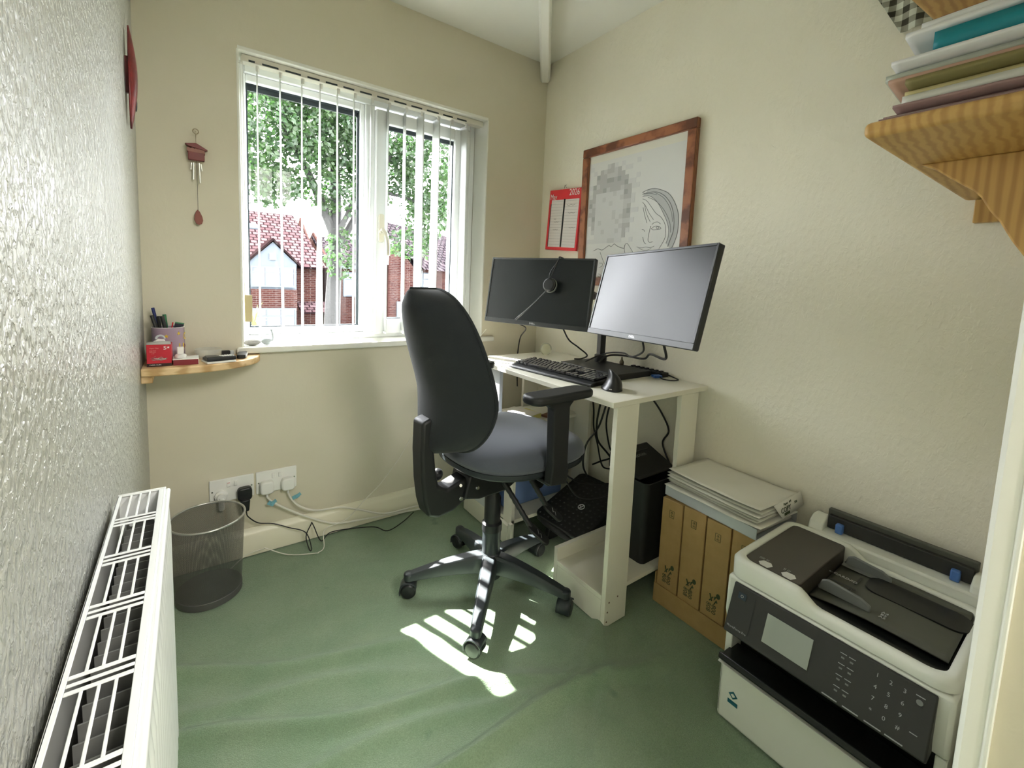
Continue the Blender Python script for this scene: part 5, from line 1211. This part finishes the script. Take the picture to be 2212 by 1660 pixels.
# ================================================================ ADDED FILL LAMP (unseen, put in to brighten the room through the doorway)
lp = thing('added_fill_lamp', 'round white fill lamp added out of view behind the doorway', 'lamp', (.80, -.85, ZC))
MB().lathe([(.16, 0), (.17, -.02), (.16, -.07), (.10, -.10), (0, -.11)], n=32).build('fill_lamp_shade', mat('fill_lamp_glow', (.9, .9, .86), .4, emis=(1, .93, .82, 1.5)), lp)
al = bpy.data.lights.new('fill_area_light', 'AREA'); ao = bpy.data.objects.new('fill_area_light', al); col.objects.link(ao); al.energy = FILL_W; al.color = (1, .97, .92)
al.shape = 'DISK'; al.size = .9; ao.location = (.80, -.85, ZC-.15); ao.rotation_euler = (math.radians(38), 0, math.radians(-8))

# ================================================================ OUTSIDE
def roofmat(name, c1, c2):
    m = bpy.data.materials.new(name); m.use_nodes = True; nt = m.node_tree; b = nt.nodes['Principled BSDF']; b.inputs['Roughness'].default_value = 1; b.inputs['Specular IOR Level'].default_value = .0
    tc = _n(nt, 'ShaderNodeTexCoord'); br = _n(nt, 'ShaderNodeTexBrick'); nt.links.new(tc.outputs['UV'], br.inputs['Vector'])
    br.inputs['Color1'].default_value = (*c1, 1); br.inputs['Color2'].default_value = (*c2, 1); br.inputs['Mortar'].default_value = (c1[0]*.3, c1[1]*.3, c1[2]*.3, 1)
    br.inputs['Scale'].default_value = 1; br.inputs['Mortar Size'].default_value = .03; br.inputs['Brick Width'].default_value = .26; br.inputs['Row Height'].default_value = .24
    nt.links.new(br.outputs[0], b.inputs['Base Color']); return m
M_tiles = roofmat('red_clay_tiles', (.024, .014, .015), (.045, .030, .031)); M_tiles2 = roofmat('grey_brown_tiles', (.012, .010, .012), (.024, .019, .021))
def brickmat(name, c1, c2, mo):
    m = roofmat(name, c1, c2); br = [n for n in m.node_tree.nodes if n.type == 'TEX_BRICK'][0]; br.inputs['Mortar'].default_value = (*mo, 1)
    br.inputs['Brick Width'].default_value = .215; br.inputs['Row Height'].default_value = .075; br.inputs['Mortar Size'].default_value = .008; return m
M_brick = brickmat('red_brick', (.015, .0055, .005), (.026, .011, .009), (.037, .028, .025))
M_white = mat('white_render', (.052, .060, .068), .9, spec=0); M_dkwin = mat('dark_window_glass', (.015, .02, .03), .1)
def uvq(pts, name, m_, parent, sx=1):
    """one rectangular panel with uv in metres and a little thickness"""
    me = bpy.data.meshes.new(name); n = len(pts); P = [Vector(p) for p in pts]
    inv = WM[parent.name].inverted()
    nn = (P[1]-P[0]).cross(P[2]-P[0]).normalized()*.08
    V = [inv @ p for p in P]+[inv @ (p+nn) for p in P]
    me.from_pydata([tuple(v) for v in V], [], [tuple(range(n)), tuple(range(n, 2*n))[::-1]]+[(i, n+i, n+(i+1) % n, (i+1) % n) for i in range(n)])
    u = (P[1]-P[0]).normalized(); w_ = nn.normalized().cross(u)
    uv = me.uv_layers.new(name='UVMap')
    for l in me.loops:
        p = P[l.vertex_index % n]-P[0]; uv.data[l.index].uv = (p.dot(u), p.dot(w_))
    o = bpy.data.objects.new(name, me); col.objects.link(o); o.parent = parent; WM[o.name] = WM[parent.name]; me.materials.append(m_); return o
GZ = -2.75
def hwin(parent, x0, x1, z0, z1, y, mull=2, trans=True):
    w_ = MB(); t = .06
    ring(w_, x0, x1, z0, z1, t, y-.06, y); 
    for k in range(1, mull): xm = x0+(x1-x0)*k/mull; w_.box((xm-.03, y-.06, z0+t), (xm+.03, y, z1-t))
    if trans: w_.box((x0+t, y-.055, z1-(z1-z0)*.32), (x1-t, y, z1-(z1-z0)*.32+.04))
    f_ = w_.build('window_frame', M_white, parent, world=True)
    MB().box((x0+t, y-.02, z0+t), (x1-t, y-.01, z1-t)).build('pane', M_dkwin, f_, world=True)
h1 = thing('house', 'brick house with a tiled roof and white gabled bay, seen through the left pane', 'house', (1.5, 22, GZ))
uvq([(-5, 20, GZ), (4.3, 20, GZ), (4.3, 20, 1.55), (-5, 20, 1.55)], 'brick_wall', M_brick, h1)
uvq([(4.3, 20, GZ), (4.3, 27, GZ), (4.3, 27, 1.55), (4.3, 23.5, 3.8), (4.3, 20, 1.55)], 'side_wall', M_brick, h1)
uvq([(-5, 19.6, 1.35), (4.6, 19.6, 1.35), (4.0, 23.5, 3.78), (-5, 23.5, 3.78)], 'roof', M_tiles, h1)
uvq([(1.88, 22.0, 2.92), (2.40, 22.0, 2.92), (2.40, 22.3, 3.12), (1.88, 22.3, 3.12)], 'roof_light', M_white, h1)
bg_ = MB().prism([(1.75, GZ), (3.35, GZ), (3.35, 1.50), (2.55, 2.28), (1.75, 1.50)], 19.0, 20.2, 'y'); bg_.build('bay', M_white, h1, world=True)
for a, b in (((1.60, 1.36), (2.55, 2.34)), ((3.52, 1.36), (2.55, 2.34))):
    MB().prism([(a[0], a[1]), (b[0], b[1]), (b[0], b[1]+.09), (a[0], a[1]+.09)], 18.9, 20.6, 'y').build('verge_roof', M_tiles, h1, world=True)
uvq([(1.75, 18.95, GZ), (3.35, 18.95, GZ), (3.35, 18.95, .52), (1.75, 18.95, .52)], 'bay_brickwork', M_brick, h1)
MB().box((2.43, 18.94, 1.62), (2.65, 19.0, 1.86)).build('gable_vent', M_guide, h1, world=True)
hwin(h1, 1.80, 3.30, .60, 1.38, 18.95, 3); hwin(h1, 1.80, 3.30, -1.2, -.18, 18.85, 3)
uvq([(3.45, 18.6, -.4), (4.5, 18.6, -.4), (4.5, 19.6, -.05), (3.45, 19.6, -.05)], 'porch_roof', M_tiles, h1)
h2 = thing('house', 'brick house with grey tiled roofs, seen through the right pane', 'house', (9, 22, GZ))
uvq([(5.05, 21, GZ), (15, 21, GZ), (15, 21, 1.75), (5.05, 21, 1.75)], 'brick_wall', M_brick, h2)
uvq([(5.05, 28, GZ), (5.05, 21, GZ), (5.05, 21, 1.75), (5.05, 24, 3.2), (5.05, 28, 1.75)], 'side_wall', M_brick, h2)
uvq([(7.3, 19.0, GZ), (8.35, 19.0, GZ), (8.35, 19.0, 1.35), (7.85, 19.0, 1.95), (7.3, 19.0, 2.5), (7.0, 19.0, 2.1), (7.0, 19.0, GZ)], 'gable_wall', M_brick, h2)
uvq([(7.3, 18.9, 2.48), (8.6, 18.9, 1.55), (10.2, 18.9, 1.50), (10.2, 22.5, 2.7), (7.4, 22.5, 2.7)], 'lower_roof', M_tiles2, h2)
uvq([(8.3, 20.6, 1.70), (15, 20.6, 1.62), (13, 24, 3.5), (8.5, 24, 4.05)], 'upper_roof', M_tiles2, h2)
uvq([(4.9, 20.8, 1.60), (7.6, 20.8, 1.60), (7.6, 24, 2.95), (4.9, 24, 2.95)], 'left_roof', M_tiles2, h2)
hwin(h2, 9.0, 9.9, .35, 1.45, 20.9, 2); hwin(h2, 5.6, 6.3, .2, 1.3, 20.9, 1); hwin(h2, 7.35, 7.8, -1.0, .1, 18.9, 1)
MB().box((8.42, 18.80, GZ), (8.50, 18.9, 1.5)).build('drainpipe', M_gasket, h2, world=True)
MB().box((4.9, 20.7, 1.45), (7.4, 20.8, 1.62)).build('gutter', M_white, h2, world=True)
gd = MB().box((-60, 2.8, GZ-.1), (80, 90, GZ)); structure(gd.build('floor_street', mat('street_grey_green', (.05, .06, .04), .9, var=(.4, (.07, .07, .065), 1))))
# ---- tree
def tree(nm, label, base, trunk, blobs, n, seed, lc, size=.13):
    t = thing(nm, label, 'tree', base); rnd = random.Random(seed); B = Vector(base)
    tr_ = MB()
    for pts, r0, r1 in trunk: tr_.tube(sm([Vector(p)-B for p in pts], 5), r0, 9, r1=r1)
    tr_.build('trunk', mat('grey_bark', (.010, .010, .009), .9, bump=(12, .6, .03)), t)
    lm = mat('leaf_'+nm+str(seed), lc, .5, var=(3.0, (lc[0]*1.9, lc[1]*1.45, lc[2]*.9), .9))
    translucent(lm, .45, (lc[0]*2.4, lc[1]*2.6, lc[2]*1.4))
    L = MB(); tot = sum(b[1][0]*b[1][1]*b[1][2] for b in blobs)
    for c, r in blobs:
        k_ = int(n*r[0]*r[1]*r[2]/tot)
        for _ in range(k_):
            while True:
                p = Vector((rnd.uniform(-1, 1), rnd.uniform(-1, 1), rnd.uniform(-1, 1)))
                if .25 < p.length < 1: break
            if noise.noise(Vector((p.x*2.2+seed+c[0], p.y*2.2, p.z*2.2))) < -.12: continue
            q = Vector((c[0]+p.x*r[0], c[1]+p.y*r[1], c[2]+p.z*r[2]))-B
            d = Vector((rnd.gauss(0, 1), rnd.gauss(0, 1), rnd.gauss(-.4, .7))).normalized(); s_ = size*rnd.uniform(.6, 1.25)
            w_ = d.cross(Vector((rnd.gauss(0, 1), rnd.gauss(0, 1), rnd.gauss(0, 1)))).normalized(); nn = d.cross(w_)
            L.v += [q, q+d*s_*.45+w_*s_*.36+nn*s_*.06, q+d*s_, q+d*s_*.45-w_*s_*.36+nn*s_*.06, q+d*s_*.75+w_*s_*.18, q+d*s_*.75-w_*s_*.18][:4]; b_ = len(L.v)-4
            L.f += [(b_, b_+1, b_+2), (b_, b_+2, b_+3)]
    me = bpy.data.meshes.new('foliage'); me.from_pydata([tuple(v) for v in L.v], [], L.f); me.materials.append(lm)
    o = bpy.data.objects.new('foliage', me); col.objects.link(o); o.parent = t; WM[o.name] = WM[t.name]; o['kind'] = 'stuff'
tree('tree', 'large leafy street tree in front of the window', (2.45, 10, GZ),
     [([(2.45, 10, GZ), (2.46, 10, .2), (2.52, 10, 1.7), (2.50, 10, 3.6), (2.3, 10, 5.5)], .20, .06), ([(2.50, 10, 1.6), (2.95, 9.9, 2.5), (3.5, 9.7, 3.6), (3.9, 9.6, 4.7)], .10, .03), ([(2.50, 10, 2.0), (2.0, 9.9, 3.1), (1.4, 9.8, 4.2)], .11, .03), ([(2.51, 10, 1.9), (2.75, 9.5, 2.7), (2.9, 9.2, 3.9)], .07, .02), ([(1.7, 9.85, 3.6), (1.2, 9.6, 3.3), (.8, 9.4, 3.2)], .05, .015), ([(3.2, 9.8, 3.0), (3.9, 9.6, 2.9), (4.5, 9.5, 2.7)], .05, .015)],
     [((1.3, 9.6, 3.8), (1.1, 1.0, 1.3)), ((2.2, 9.8, 4.6), (1.2, 1.1, 1.3)), ((3.3, 9.7, 4.1), (1.2, 1.0, 1.2)), ((4.4, 9.5, 3.6), (.8, .9, 1.15)), ((2.7, 9.6, 2.9), (.9, .8, .55)), ((4.3, 9.3, 2.6), (.6, .6, .65)), ((1.1, 9.4, 2.75), (.75, .6, .45)), ((2.55, 9.6, 1.6), (.38, .4, .55)), ((3.9, 9.4, 1.9), (.55, .5, .35))],
     34000, 3, (.009, .023, .008), .105)
# cordyline palm
pm = thing('palm', 'spiky garden palm low at the left edge of the window view', 'palm', (.80, 8, GZ)); rnd = random.Random(9)
MB().tube([(0, 0, 0), (.0, 0, 2.9)], .06, 8, r1=.04).build('stem', mat('palm_stem', (.04, .03, .02), .9), pm)
L = MB()
for k in range(90):
    a = rnd.uniform(0, 2*PI); el = rnd.uniform(-1.1, 1.4); l = rnd.uniform(.30, .48); c = Vector((0, 0, rnd.uniform(2.75, 3.15)))
    d = Vector((math.cos(a)*math.cos(el), math.sin(a)*math.cos(el), math.sin(el))); s = Vector((-math.sin(a), math.cos(a), 0))
    q = c+d*l*.55; e = c+d*l+Vector((0, 0, -.10)); L.add([c-s*.008, c+s*.008, q+s*.014, e, q-s*.014], [(0, 1, 2, 4), (4, 2, 3)])
o = L.build('fronds', mat('palm_leaf', (.10, .12, .04), .5), pm); o['kind'] = 'stuff'
